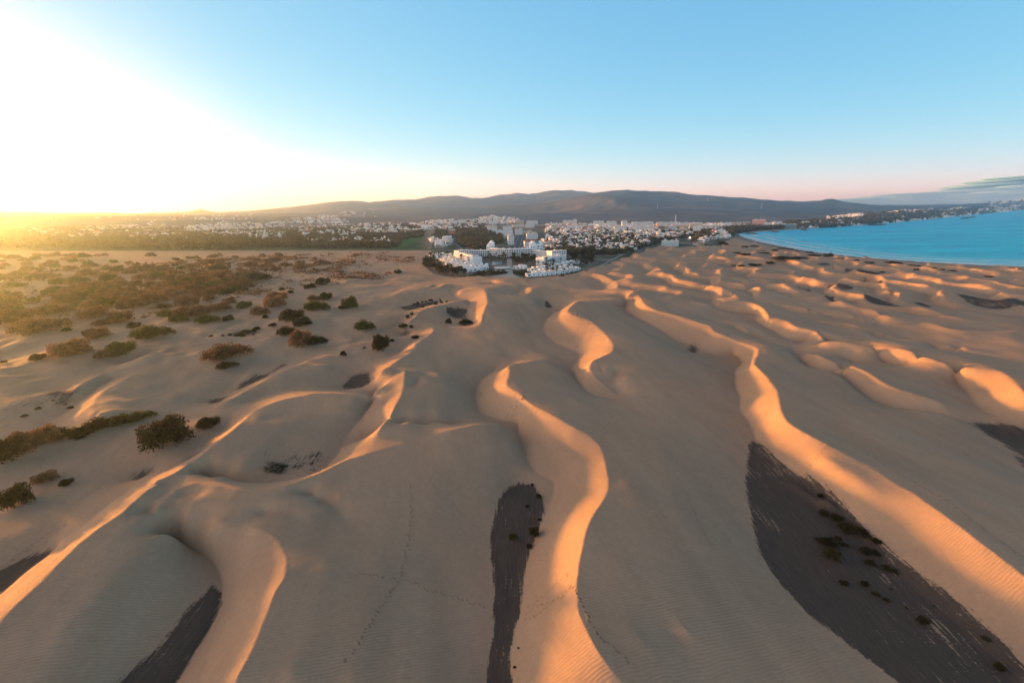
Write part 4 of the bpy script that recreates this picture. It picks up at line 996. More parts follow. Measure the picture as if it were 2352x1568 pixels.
shrub_row([(500,303,26,14),(528,296,30,18),(556,288,26,14),(580,284,28,14),(612,280,46,20),(650,300,40,18),(682,272,22,16),(690,288,34,16),(725,282,22,12),(560,320,36,16)], ["dark"], "little dark shrub", "around the upper grey hollow", "shrubs round the upper grey hollow", 2)
shrub_row([(970,591,90,15),(1070,606,100,14),(1155,597,72,26),(1240,611,62,14),(1325,623,42,12),(1405,636,72,14),(1540,651,88,18),(1670,656,112,18),(1697,661,42,15),(1805,666,36,8),(1850,678,36,9),(1910,681,62,9),(2200,678,42,5),(2250,698,26,5),(2135,719,56,10)],
          ["dark"], "low mound shrub", "along the back of the beach", "shrub mounds behind the beach", 8)
shrub_row([(870,631,142,24),(800,621,62,15),(700,655,112,18),(620,656,52,14),(570,651,42,10),(760,576,92,15),(700,539,72,14),(650,586,72,16),(820,563,52,10),(740,561,62,8),(640,531,52,10),(870,546,62,8),(920,551,52,8),(960,561,42,8),(610,601,62,8),(590,571,62,10),(1040,571,62,8),(490,527,62,25),(520,521,42,16),(392,534,52,8)],
          ["dark"], "dark shrub patch", "between the resort and the bay", "shrub patches near the bay", 8)
shrub_row([(1370,719,62,10),(1480,691,42,9),(1410,701,72,8),(1350,696,42,8)], ["dark", "olive"], "small dark shrub", "beside the gravel pans on the right dunes", "shrubs by the right hand gravel pans", 8)

# the thicket country at left: shrubs one by one where they show largest, the rest as ground cover
pts = []
tries = 0
while len(pts) < 185 and tries < 20000:
    tries += 1
    x, y = rng.uniform(-20, 900), rng.uniform(588, 722)
    if y > 722 - 0.00 * x - max(0, x - 380) * 0.30: continue
    X, Y = unproj(x, y, 5.5)
    d = float(fbm(np.array([X / 60]), np.array([Y / 60]), 5, 70)[0])
    if rng.random() > (0.08 if d < 0.47 else 1.0): continue
    if any((x - a) ** 2 + ((y - b) * 2.2) ** 2 < 13 ** 2 for a, b in pts): continue
    pts.append((x, y))
for x, y in sorted(pts, key=lambda p: p[1]):
    s = 15 + (y - 588) * 0.16
    w = s * rng.uniform(0.9, 1.9)
    left = x < 420
    shrub(0, x, y, w, w * rng.uniform(0.30, 0.42), rng.choice(["brown", "brown", "brown", "olive"]),
          "feathery brown shrub in the sunlit thicket on the left plain" if left else "brown shrub scattered over the plain left of the resort",
          "shrubs of the sunlit thicket" if left else "scattered shrubs left of the resort")
g = np.random.default_rng(21)
n = 42000
th = g.uniform(math.radians(-62), math.radians(-6), n); rd = np.exp(g.uniform(math.log(195), math.log(880), n))
X, Y = rd * np.sin(th), rd * np.cos(th)
dn = fbm(X / 60, Y / 60, 5, 70) + 0.05 * (fbm(X / 12, Y / 12, 2, 5) - 0.5)
px_ok = g.random(n) < np.where((dn > 0.50) & (fbm(X / 15, Y / 15, 2, 44) > 0.53), 0.95, 0.05) * smooth(-th, 0.08, 0.4)
ok = px_ok & (~inpoly(X, Y, TOWN_POLY)) & (inpoly(X, Y, [unproj(x, y, 5) for x, y in [(-300,735),(-300,585),(900,578),(960,590),(930,610),(880,640),(700,668),(560,690),(420,720),(250,745),(0,760)]]))
X, Y = X[ok], Y[ok]; Z = ground(X, Y)
V, F = [], []
nv = 0
for i in range(len(X)):
    R_ = math.hypot(X[i], Y[i]); s = g.uniform(0.5, 1.6) * (1 + R_ / 700)
    m = 7
    p = np.array([X[i], Y[i], Z[i]]) + g.normal(size=(m, 3)) * (s, s, s * 0.28) + (0, 0, s * 0.25)
    a = g.normal(size=(m, 3)); a /= np.linalg.norm(a, axis=1)[:, None]; c = np.cross(a, g.normal(size=(m, 3))); c /= np.linalg.norm(c, axis=1)[:, None]
    a *= s * 0.6; c *= s * 0.4
    V.append(np.stack([p - a, p + c, p + a, p - c], 1).reshape(-1, 3))
V = np.concatenate(V); F = np.arange(len(V)).reshape(-1, 4)
o = bpy.data.objects.new("scrub", mesh_np("scrub", V, F, [M_SCRUB])); COL.objects.link(o)
tag(o, "low brown scrub spread between the shrubs of the left plain", kind="stuff")

# dead brush lying in the hollow behind the cross ridge
g = np.random.default_rng(3)
P = []
X0, Y0, Z0 = place(1, 1900, 1425)
for i in range(230):
    q = np.array([X0 + g.uniform(-1, 1) * 2.6, Y0 + g.uniform(-1, 1) * 1.7, 0]); l = g.uniform(0.5, 1.6)
    q[2] = float(ground(q[:1], q[1:2])[0]) + g.uniform(0, 0.5)
    d = np.array([g.normal(), g.normal(), g.uniform(-.1, .5)]); d /= np.linalg.norm(d)
    P.append([q, q + d * l * 0.5 + g.normal(size=3) * 0.08, q + d * l])
v, f = tubes(P, 0.06, 0.02, 4)
M_DEAD = simple("dead_twigs", (0.04, 0.035, 0.032), 0.9, 0.4, 2.0)
o = bpy.data.objects.new("brush_heap", mesh_np("brush_heap", v, f, [M_DEAD])); COL.objects.link(o)
tag(o, "heap of dead dark twigs in the hollow behind the cross ridge", "brush heap")
P = []
for i in range(120):
    x, y = g.uniform(1980, 2240), g.uniform(1340, 1470)
    X1, Y1, Z1 = place(1, x, y) if i % 6 == 0 else (P[-1][0][0] + g.normal() * 1.2, P[-1][0][1] + g.normal() * 0.9, 0)
    Z1 = float(ground(np.array([X1]), np.array([Y1]))[0])
    q = np.array([X1, Y1, Z1 + 0.05]); d = np.array([g.normal(), g.normal(), 0.15]); d /= np.linalg.norm(d); l = g.uniform(0.3, 1.1)
    P.append([q, q + d * l * 0.5 + g.normal(size=3) * 0.05, q + d * l])
v, f = tubes(P, 0.05, 0.02, 4)
o = bpy.data.objects.new("driftwood", mesh_np("driftwood", v, f, [M_DEAD])); COL.objects.link(o)
tag(o, "broken twigs and dry wood scattered right of the brush heap", kind="stuff")

# ------------------------------------------------------------------ resort, town and far coast
def place_many(px, py):
    px, py = np.asarray(px, float), np.asarray(py, float)
    d = _f[None] * FPX + _r[None] * (px - 1176)[:, None] - _u[None] * (py - 784)[:, None]
    Z = np.full(px.shape, 5.0)
    for _ in range(10):
        k = (Z - CAM_Z) / np.minimum(d[:, 2], -1e-3)
        X, Y = d[:, 0] * k, d[:, 1] * k
        g_ = ground(X, Y, False)
        g_ = np.where(inpoly(X, Y, TOWN_POLY) & (np.hypot(X, Y) < 1350), 4.6, g_)
        Z = np.minimum(0.5 * Z + 0.5 * g_, CAM_Z - 2)
    return X, Y, g_
M_WHITE = simple("white_render", (0.84, 0.85, 0.85), 0.7, 0.08, 0.5)
M_CREAM = simple("cream_render", (0.70, 0.55, 0.36), 0.7, 0.1, 0.5)
M_PINK = simple("pink_render", (0.62, 0.36, 0.28), 0.7, 0.1, 0.5)
M_BROWNW = simple("brown_render", (0.26, 0.16, 0.12), 0.7, 0.15, 0.5)
M_ROOF = simple("terracotta_roof", (0.38, 0.13, 0.08), 0.8, 0.25, 1.0)
M_FLAT = simple("flat_roof", (0.60, 0.58, 0.55), 0.8, 0.15, 0.3)
M_GLASS = simple("dark_window_glass", (0.04, 0.055, 0.07), 0.15, 0.3, 0.4, 0.5)
M_PANE = simple("shaded_pane", (0.22, 0.26, 0.30), 0.3, 0.3, 0.4, 0.4)
M_OFF = simple("lime_washed_wall", (0.76, 0.76, 0.75), 0.8, 0.15, 0.4)
M_TEAL = simple("teal_glass", (0.10, 0.24, 0.26), 0.3, 0.2, 0.4, 0.5)
M_DOME = simple("teal_tiles", (0.08, 0.35, 0.33), 0.4, 0.2, 2.0)
M_STONE = simple("stone_wall", (0.24, 0.21, 0.19), 0.9, 0.25, 1.5)
M_PAVE = simple("paving", (0.48, 0.44, 0.40), 0.9, 0.12, 0.7)
M_ASPH = simple("asphalt", (0.06, 0.075, 0.09), 0.85, 0.2, 0.5)
M_PAINT = simple("road_paint", (0.75, 0.75, 0.72), 0.7, 0.1, 2.0)
M_ROCK = simple("dark_rock", (0.07, 0.065, 0.06), 0.9, 0.4, 0.3)
M_YEL = simple("yellow_panel", (0.80, 0.42, 0.05), 0.6, 0.1, 1.0)
M_RED = simple("red_panel", (0.45, 0.10, 0.06), 0.6, 0.15, 1.0)
M_STEEL = simple("pale_steel", (0.55, 0.55, 0.56), 0.5, 0.1, 2.0)

class MB:
    "collects boxes and prisms; build() links them as one mesh object"
    def __init__(s): s.v, s.f, s.m = [], [], []
    def quadbox(s, base, z0, z1, mi=0):
        "prism over a ground polygon (counter-clockwise list of xy)"
        n = len(base); b = len(s.v)
        s.v += [(x, y, z0) for x, y in base] + [(x, y, z1) for x, y in base]
        for i in range(n):
            j = (i + 1) % n; s.f.append((b + i, b + j, b + n + j, b + n + i)); s.m.append(mi)
        s.f.append(tuple(range(b + n, b + 2 * n))); s.m.append(mi); s.f.append(tuple(range(b + n - 1, b - 1, -1))); s.m.append(mi)
    def box(s, x0, x1, y0, y1, z0, z1, mi=0):
        s.quadbox([(x0, y0), (x1, y0), (x1, y1), (x0, y1)], z0, z1, mi)
    def hip(s, x0, x1, y0, y1, z0, z1, mi=0):
        b = len(s.v); ym = (y0 + y1) / 2; ix = min((x1 - x0), (y1 - y0)) * 0.45
        s.v += [(x0, y0, z0), (x1, y0, z0), (x1, y1, z0), (x0, y1, z0), (x0 + ix, ym, z1), (x1 - ix, ym, z1)]
        for q in ((0, 1, 5, 4), (1, 2, 5), (2, 3, 4, 5), (3, 0, 4), (3, 2, 1, 0)): s.f.append(tuple(b + i for i in q)); s.m.append(mi)
    def lathe(s, cx, cy, prof, n=14, mi=0):
        b = len(s.v)
        for r, z in prof:
            for i in range(n): a = 2 * math.pi * i / n; s.v.append((cx + r * math.cos(a), cy + r * math.sin(a), z))
        for k in range(len(prof) - 1):
            for i in range(n):
                j = (i + 1) % n; s.f.append((b + k * n + i, b + k * n + j, b + (k + 1) * n + j, b + (k + 1) * n + i)); s.m.append(mi)
        s.f.append(tuple(b + (len(prof) - 1) * n + i for i in range(n))); s.m.append(mi)
    def build(s, name, mats, parent=None):
        me = bpy.data.meshes.new(name); me.from_pydata(s.v, [], s.f)
        mats = mats if isinstance(mats, list) else [mats]
        for m in mats: me.materials.append(m)
        if len(mats) > 1: me.polygons.foreach_set("material_index", s.m)
        me.update()
        o = bpy.data.objects.new(name, me); COL.objects.link(o)
        if parent: o.parent = parent
        return o
def empty(name, loc, rz, label, cat, group=None):
    o = bpy.data.objects.new(name, None); COL.objects.link(o); o.location = loc; o.rotation_euler = (0, 0, rz); o.empty_display_size = 0.5
    return tag(o, label, cat, group)
def copy_tree(o, loc, rz, sc=(1, 1, 1)):
    c = o.copy(); COL.objects.link(c); c.location = loc; c.rotation_euler = (0, 0, rz); c.scale = sc
    for ch in o.children:
        d = ch.copy(); COL.objects.link(d); d.parent = c
        for g2 in ch.children:
            e = g2.copy(); COL.objects.link(e); e.parent = d
    return c

# ---- the white hotel round its courtyard
hotel = empty("hotel", (0, 0, 0), 0, "large white hotel of arcaded wings curving round a palm courtyard at the dune edge", "hotel")
hotel_windows = []
TZ = 4.6
def wing(pts, H, depth, floors, bay, tint=M_WHITE):
    P = [np.array(at(11, x, y, TZ)) for x, y in pts]
    fr = MB(); wl = MB(); rf = MB()
    for a, b in zip(P[:-1], P[1:]):
        d = b - a; L = np.hypot(*d); d = d / L; nrm = np.array([-d[1], d[0]])       # nrm points away from the viewer
        if nrm @ a < 0: nrm = -nrm
        q = lambda u, w: tuple(a + d * u + nrm * w)
        wl.quadbox([q(0, 1.6), q(L, 1.6), q(L, depth), q(0, depth)], TZ, TZ + H)
        fh = H / floors
        for k in range(floors + 1):
            z = TZ + k * fh
            if k: fr.quadbox([q(-0.05, 0.0), q(L + 0.05, 0.0), q(L + 0.05, 1.57), q(-0.05, 1.57)], z - 0.55, z + (0.35 if k < floors else 0.9))
        n = max(2, int(L / bay))
        for i in range(n + 1):
            u = i * L / n
            fr.quadbox([q(u - 0.28, 0.02), q(u + 0.28, 0.02), q(u + 0.28, 1.55), q(u - 0.28, 1.55)], TZ, TZ + H - 0.6)
            if i < n:
                for k in range(floors):
                    m = MB(); uc = u + L / n / 2; hw = L / n * 0.30
                    m.quadbox([q(uc - hw, 1.48), q(uc + hw, 1.48), q(uc + hw, 1.62), q(uc - hw, 1.62)], TZ + k * fh + 0.1, TZ + (k + 1) * fh - 0.75)
                    hotel_windows.append(m)
        # parapet finials and roof plant
        for i in range(0, n + 1, 2):
            u = min(i * L / n, L - 0.4)
            fr.quadbox([q(u, 0.1), q(u + 0.7, 0.1), q(u + 0.7, 0.8), q(u, 0.8)], TZ + H + 0.9, TZ + H + 1.7)
        rf.quadbox([q(0.6, 3), q(L - 0.6, 3), q(L - 0.6, depth - 1), q(0.6, depth - 1)], TZ + H, TZ + H + 0.25)
        for i in range(max(1, int(L / 14))):
            u = (i + 0.5) * 14 * min(1, L / 14)
            if u + 3 < L: rf.quadbox([q(u, 5), q(u + 2.6, 5), q(u + 2.6, 8), q(u, 8)], TZ + H + 0.25, TZ + H + 1.9)
    wl.build("wall", M_WHITE, hotel); fr.build("arcade", M_WHITE, hotel); rf.build("roof", M_FLAT, hotel)
wing([(915,290),(1010,297),(1105,302),(1200,304),(1300,302),(1400,298),(1490,292)], 12.0, 15, 4, 2.9)
wing([(505,334),(690,393)], 9.6, 13, 4, 2.6)
wing([(690,393),(762,381)], 9.6, 13, 4, 3.4)
wing([(1565,407),(1640,416)], 9.8, 13, 4, 3.2)
wing([(1640,416),(1935,372)], 9.8, 14, 4, 2.7)
wing([(600,296),(915,292)], 9.2, 13, 3, 2.7)
wing([(1492,294),(1600,312),(1745,342)], 9.6, 13, 3, 2.7)
wing([(1745,342),(1935,330)], 12.4, 16, 4, 3.4)
wing([(505,312),(640,300)], 10.5, 14, 3, 3.4)
hotel_windows.sort(key=lambda m: np.hypot(*m.v[0][:2]))
for m in hotel_windows[:100]: m.build("window", M_GLASS, hotel)
rest = MB()
for m in hotel_windows[100:]:
    b = len(rest.v); rest.v += m.v; rest.f += [tuple(i + b for i in f) for f in m.f]; rest.m += m.m
tag(rest.build("window", M_GLASS, hotel), kind="stuff")
for (x, y, w, h) in ((945,285,9,19.5),(905,292,7,15),(1488,288,9,19),(1540,280,12,17.5),(1585,278,8,18)):
    X, Y = at(11, x, y, TZ); X, Y = X * 1.012, Y * 1.012
    t_ = MB(); t_.box(X - w/2, X + w/2, Y - w/2, Y + w/2, TZ, TZ + h)
    t_.box(X - w/2 - 0.4, X + w/2 + 0.4, Y - w/2 - 0.4, Y + w/2 + 0.4, TZ + h, TZ + h + 0.6)
    tw = t_.build("tower", M_WHITE, hotel)
    dm = MB(); r = w * 0.36
    dm.lathe(X, Y, [(r, TZ + h + 0.6), (r, TZ + h + 1.4), (r * 0.92, TZ + h + 2.4), (r * 0.7, TZ + h + 3.2), (r * 0.35, TZ + h + 3.8), (0.1, TZ + h + 4.2)], 14)
    dm.build("dome", M_DOME if x == 1540 else M_WHITE, tw)
    for k in range(3):
        for u in (-0.2, 0.2):
            wn_ = MB(); wn_.box(X + w * (u - .1), X + w * (u + .1), Y - w/2 - 0.06, Y - w/2 + 0.1, TZ + 5 + k * 3.8, TZ + 6.8 + k * 3.8)
            wn_.build("tower_window", M_GLASS, tw)

# ---- larger blocks of the town: (tile, x0, x1, top, base, wall, floors, label)
def block(t, x0, x1, yt, yb, mat, floors, label, depth=16, roof=None, stepped=0, cat="hotel", band=None):
    A, B = np.array(at(t, x0, yb, TZ)), np.array(at(t, x1, yb, TZ))
    c = (A + B) / 2; Z = TZ
    X, Y, Z = (lambda q: (q[0][0], q[1][0], q[2][0]))(place_many([D(t, (x0 + x1) / 2, yb)[0]], [D(t, (x0 + x1) / 2, yb)[1]]))
    W = px2m(t, x1 - x0, X, Y, Z); H = px2m(t, yb - yt, X, Y, Z)
    rz = -math.atan2(X, Y) + rng.uniform(-0.16, 0.16)
    o = empty("hotel_block" if cat == "hotel" else cat.replace(" ", "_"), (X, Y, Z), rz, label, cat, "large white and coloured blocks of the resort town" if cat == "hotel" else None)
    w = MB(); w.box(-W/2, W/2, 0.9, depth, -3, H)
    for i in range(stepped):
        w.box(-W/2 + W * 0.12 * i, W/2 - W * 0.1 * i, 0.9 - 3 * (stepped - i), 0.88, -3, H * (i + 1) / (stepped + 1.2))
    w.build("wall", mat, o)
    fh = H / floors; bal = MB(); nb = max(2, int(W / 6))
    for k in range(floors):
        y0 = 0.9 - (3 * stepped * (1 - k / floors) if stepped else 0)
        bal.box(-W/2 - 0.2, W/2 + 0.2, y0 - 1.5, y0 - 0.02, k * fh - 0.1, k * fh + fh * 0.5)
    for i in range(nb + 1):
        u = -W/2 + i * W / nb
        bal.box(u - 0.25, u + 0.25, -0.5, 0.87, 0, H - 0.3)
    bal.build("balcony", mat, o)
    for k in range(floors):
        g_ = MB(); g_.box(-W/2 + 0.4, W/2 - 0.4, 0.80 - (3 * stepped * (1 - k / floors) if stepped else 0), 0.93, k * fh + fh * 0.5, k * fh + fh * 0.88); g_.build("window_row", band or M_PANE, o)
        if depth > 8:
            g_ = MB()
            for sx in (-W/2 - 0.05, W/2 - 0.05): g_.box(sx, sx + 0.1, 3, 5, k * fh + fh * 0.36, k * fh + fh * 0.9); g_.box(sx, sx + 0.1, 8, 10, k * fh + fh * 0.36, k * fh + fh * 0.9)
            g_.build("side_window", M_GLASS, o)
    r = MB(); r.box(-W/2 - 0.3, W/2 + 0.3, 0.4, depth + 0.3, H, H + 0.8)
    for u in (-0.3, 0.1, 0.33): r.box(u * W - 1.8, u * W + 1.8, depth * 0.4, depth * 0.75, H + 0.8, H + 0.8 + rng.uniform(1.5, 3.2))
    r.build("roof", roof or M_FLAT, o)
    return o
BLOCKS = [
 (13,220,362,138,190,M_WHITE,7,"long white slab furthest left in the back row of the resort town"), (13,362,400,126,192,M_WHITE,9,"slim white tower at the right end of the leftmost back slab"),
 (13,630,775,145,195,M_WHITE,7,"white block with raised ends in the back row, right of the slim tower"), (13,815,945,150,200,M_WHITE,7,"white block in the back row just left of the square white tower"),
 (13,1018,1092,146,210,M_WHITE,9,"square white tower in the middle of the back row"), (13,1160,1445,156,212,M_WHITE,8,"very long white slab in the middle of the back row"),
 (13,1492,1815,160,200,M_WHITE,7,"long white slab in the back row behind the yellow block"), (13,1838,2090,164,192,M_WHITE,6,"low white slab at the right of the back row"),
 (13,1090,1205,182,224,M_WHITE,6,"grey white block below the square white tower"), (13,920,976,212,300,M_WHITE,9,"tall white block standing forward at the left of the middle cluster"),
 (13,978,1078,216,282,M_WHITE,7,"white block joined behind the tall forward one"), (13,1150,1450,222,276,M_WHITE,6,"long pale blue white block across the middle cluster"),
 (13,1498,1592,178,234,M_CREAM,7,"yellow block rising above the dark brown one"), (13,1515,1590,208,276,M_BROWNW,7,"dark brown block with pale balconies in the middle cluster"),
 (13,1592,1645,216,276,M_PINK,6,"pinkish block right of the dark brown one"), (13,1648,1750,214,272,M_WHITE,6,"white block between the pinkish and the tan blocks"),
 (13,1750,1832,197,240,M_CREAM,6,"small yellow block left of the sunlit tan slab"), (13,1834,1945,200,242,M_CREAM,6,"tan slab left of the glowing tower"),
 (13,1945,2100,182,262,M_CREAM,9,"big glowing peach tower at the right of the cluster"), (13,1986,2080,212,308,M_WHITE,10,"tall white tower in front of the glowing peach tower"),
 (13,1790,1910,247,290,M_CREAM,5,"low tan block at the foot of the tan slab"), (13,2150,2310,208,242,M_CREAM,5,"ribbed tan block right of the towers"),
 (13,490,640,207,250,M_PINK,5,"pink block among trees left of the middle cluster"), (13,285,490,208,240,M_WHITE,4,"low white row of flats left of the pink block"),
 (14,745,895,288,352,M_PINK,9,"rose coloured ribbed hotel glowing near the bay corner"), (14,900,1020,322,360,M_WHITE,6,"white rounded block right of the rose coloured hotel"),
 (14,1008,1108,320,380,M_WHITE,8,"white hotel standing above the wooded headland"), (14,1125,1285,343,388,M_TEAL,6,"dark glassy hotel at the corner of the bay"),
 (14,1365,1455,314,362,M_CREAM,6,"peach hotel where the far coast begins"), (14,490,610,323,350,M_PINK,5,"orange pink low block left of the rose hotel"),
 (14,612,712,318,360,M_BROWNW,5,"dark block just left of the rose hotel"), (14,318,480,322,355,M_WHITE,5,"white low block with roof turret left of the orange pink one"),
 (12,1080,1240,306,386,M_WHITE,6,"stepped white flats above the park, upper left end"), (12,1230,1510,350,450,M_WHITE,7,"long stepped white flats along the right edge of the park"),
 (12,1345,1450,446,490,M_CREAM,3,"cream low block behind the hotel beside the park"), (12,1440,1540,450,600,M_WHITE,9,"white stair tower block beside the avenue"),
 (12,1345,1500,282,330,M_WHITE,5,"white flats behind the stepped ones"), (12,1562,1690,338,424,M_WHITE,6,"white block left of the avenue's far end"),
 (12,1690,1850,368,420,M_CREAM,4,"cream terraces right of the avenue's far end"), (12,1770,1960,412,500,M_WHITE,6,"white flats with a curved end right of the avenue"),
 (12,1730,1960,540,645,M_WHITE,4,"white block with orange roof terrace right of the avenue"), (12,1515,1720,252,282,M_WHITE,4,"low white long block in the mid town"),
 (12,1555,1720,182,230,M_CREAM,6,"cream yellow slab in the far mid town"), (12,1765,1960,184,235,M_WHITE,6,"white slab right of the cream yellow one"),
 (12,1740,1895,247,300,M_WHITE,5,"white ribbed block in front of the far slabs"), (12,410,670,175,220,M_WHITE,5,"white slab at the far left of the town"),
 (12,915,1040,182,226,M_WHITE,6,"white block in the far left town, middle of three"), (12,1105,1245,182,236,M_WHITE,7,"grey white twin block of the far left town"),
 (12,1900,2200,262,310,M_BROWNW,4,"long brown flats in the mid town"), (12,1045,1240,267,302,M_CREAM,4,"yellow flats behind the stepped white ones"),
 (12,390,500,350,430,M_RED,4,"red brick flats beside the left road"),
]
for t, x0, x1, yt, yb, m_, fl, lab in BLOCKS:
    st_ = 2 if "stepped" in lab else 0
    block(t, x0, x1, yt, yb, m_, fl, lab, roof=M_ROOF if "orange roof" in lab else None, stepped=st_)
block(13, 1560, 1785, 416, 480, M_TEAL, 5, "green glass building with white stripes at the beach end of the promenade", stepped=3, cat="shopping centre", band=M_WHITE)
def house_white(red, w=10.0, d=8.0, h=3.4, two=False):
    m = MB()
    m.box(-w/2, w/2, 0, d, -1, h, 0)
    m.box(-w/2 - .15, w/2 + .15, -.15, d + .15, h, h + .45, 0)
    m.box(-w/2 + .3, w/2 - .3, .3, d - .3, h + .45, h + .47, 1)
    if two: m.box(-w/2, w * 0.12, d * 0.3, d, h + .5, h * 1.85, 0)
    if red: m.hip(-w/2 - .3, w/2 + .3, -.3, d + .3, h + .5, h + 2.3, 2)
    m.box(-w * .38, -w * .12, -.06, .1, .9, 2.4, 3); m.box(w * .12, w * .36, -.06, .1, 0.1, 2.5, 3)
    m.box(-w/2 - .06, -w/2 + .1, d * .3, d * .6, .9, 2.3, 3); m.box(w/2 - .1, w/2 + .06, d * .3, d * .6, .9, 2.3, 3)
    return m
def house_proto(name, red, two, **k):
    o = house_white(red, two=two, **k).build(name, [M_OFF, M_FLAT, M_ROOF, M_GLASS]); return o
# bungalows round the hotel: wall, terrace, window, door
bungalow = empty("bungalow", (0, 0, 0), 0, "x", "bungalow", "white bungalows in front of the hotel")
m = MB(); m.box(-4.6, 4.6, 0, 8, -1, 3.2); m.box(-4.75, 4.75, -.15, 8.15, 3.2, 3.75); m.box(-4.5, -1.2, -2.4, -.02, -1, .9); m.box(1.2, 4.5, 3, 7, 3.77, 5.4); m.build("wall", M_WHITE, bungalow)
m = MB(); m.box(-4.4, 1.1, .2, 7.7, 3.76, 3.8); m.build("terrace", M_PAVE, bungalow)
m = MB(); m.box(-3.9, -1.3, -.07, .1, 1.0, 2.5); m.build("window", M_GLASS, bungalow)
m = MB(); m.box(1.6, 2.7, -.07, .1, .05, 2.4); m.build("door", M_GLASS, bungalow)
m = MB(); m.box(-4.7, -4.55, 2.5, 4.5, 1.0, 2.4); m.build("side_window", M_GLASS, bungalow)
first = True
ROWS = [("right front row", [(1445,562),(1620,552),(1880,520),(2130,470)], 11), ("right back row", [(1480,492),(1660,470),(1880,425),(2120,382)], 11), ("right middle row", [(1560,520),(1800,492),(2050,440)], 8),
        ("left front row", [(480,500),(620,500),(780,482),(900,455)], 7), ("left second row", [(300,400),(420,430),(560,470),(700,460)], 8), ("left third row", [(230,350),(380,375),(560,420),(700,430),(860,430)], 11),
        ("left fourth row", [(150,320),(300,320),(420,345),(500,375)], 7), ("left back row", [(160,290),(300,275),(420,300)], 5), ("middle row beside the plaza", [(1245,455),(1330,460),(1390,450)], 3)]
for rn, pts_, n in ROWS:
    p = np.array(pts_, float); s_ = np.concatenate([[0], np.cumsum(np.hypot(*np.diff(p, axis=0).T))])
    for i in range(n):
        u = (i + 0.5) / n * s_[-1]; x, y = np.interp(u, s_, p[:, 0]), np.interp(u, s_, p[:, 1])
        x2, y2 = np.interp(u + 5, s_, p[:, 0]), np.interp(u + 5, s_, p[:, 1])
        X, Y = at(11, x, y, TZ); X2, Y2 = at(11, x2, y2, TZ)
        rz = math.atan2(Y2 - Y, X2 - X) + rng.uniform(-.06, .06)
        sc = (rng.uniform(.85, 1.2), rng.uniform(.85, 1.2), rng.uniform(.72, .95))
        if first: o = bungalow; o.location = (X, Y, TZ); o.rotation_euler = (0, 0, rz); o.scale = sc; first = False
        else: o = copy_tree(bungalow, (X, Y, TZ), rz, sc)
        o["label"] = f"{ORD[i]} white bungalow from the left in the {rn}"
# villas of the town
protos = [house_proto("house", r, t, w=w, d=d) for r, t, w, d in ((False, False, 12, 9), (False, True, 11, 9), (True, False, 12, 10), (False, True, 17, 9), (True, True, 10, 9))]
VILLA = [(13,[(0,400),(0,330),(900,290),(1300,290),(2000,320),(1900,350),(1450,400),(1380,480),(1050,590),(500,590),(300,520),(100,560)]), (13,[(560,590),(1050,560),(1300,470),(1400,430),(700,400)]),
         (12,[(90,500),(430,500),(440,600),(250,650),(120,640)]), (12,[(0,250),(500,240),(900,240),(1040,290),(600,330),(300,330),(0,300)]), (12,[(2050,500),(2220,500),(2352,640),(2352,700),(2060,690)]), (13,[(0,240),(900,240),(900,290),(0,330)])]
spots = []
gh = np.random.default_rng(40)
tries = 0
while len(spots) < 215 and tries < 60000:
    tries += 1
    t, poly = VILLA[int(gh.choice(len(VILLA), p=[.42, .2, .08, .1, .1, .1]))]
    xs, ys = zip(*poly); x, y = gh.uniform(min(xs), max(xs)), gh.uniform(min(ys), max(ys))
    if not inpoly(np.array([x]), np.array([y]), poly)[0]: continue
    X, Y = at(t, x, y, TZ)
    if any((X - a) ** 2 + (Y - b) ** 2 < 13 ** 2 for a, b, *_ in spots): continue
    spots.append((X, Y, t, y))
used = set()
for X, Y, t, y in spots:
    k = int(gh.choice(5, p=[.27, .25, .17, .21, .10])); R_ = math.hypot(X, Y)
    rz = -math.atan2(X, Y) + gh.choice([0.2, 0.2, -1.2, 1.75]) + gh.normal() * .08
    red = k in (2, 4)
    o = protos[k] if k not in used else protos[k].copy()
    if k in used: COL.objects.link(o)
    used.add(k)
    o.location = (X, Y, TZ); o.rotation_euler = (0, 0, rz); sc = gh.uniform(.9, 1.35); o.scale = (sc, sc, gh.uniform(.9, 1.3))
    where = "in the near garden town behind the promenade" if (t == 13 and y > 400) else ("across the middle of the resort town" if t == 13 else "in the town left of the avenue")
    tag(o, ("small white house with terracotta hipped roof " if red else "small white flat roofed house among trees ") + where, "house", ("red roofed houses " if red else "white houses ") + where)
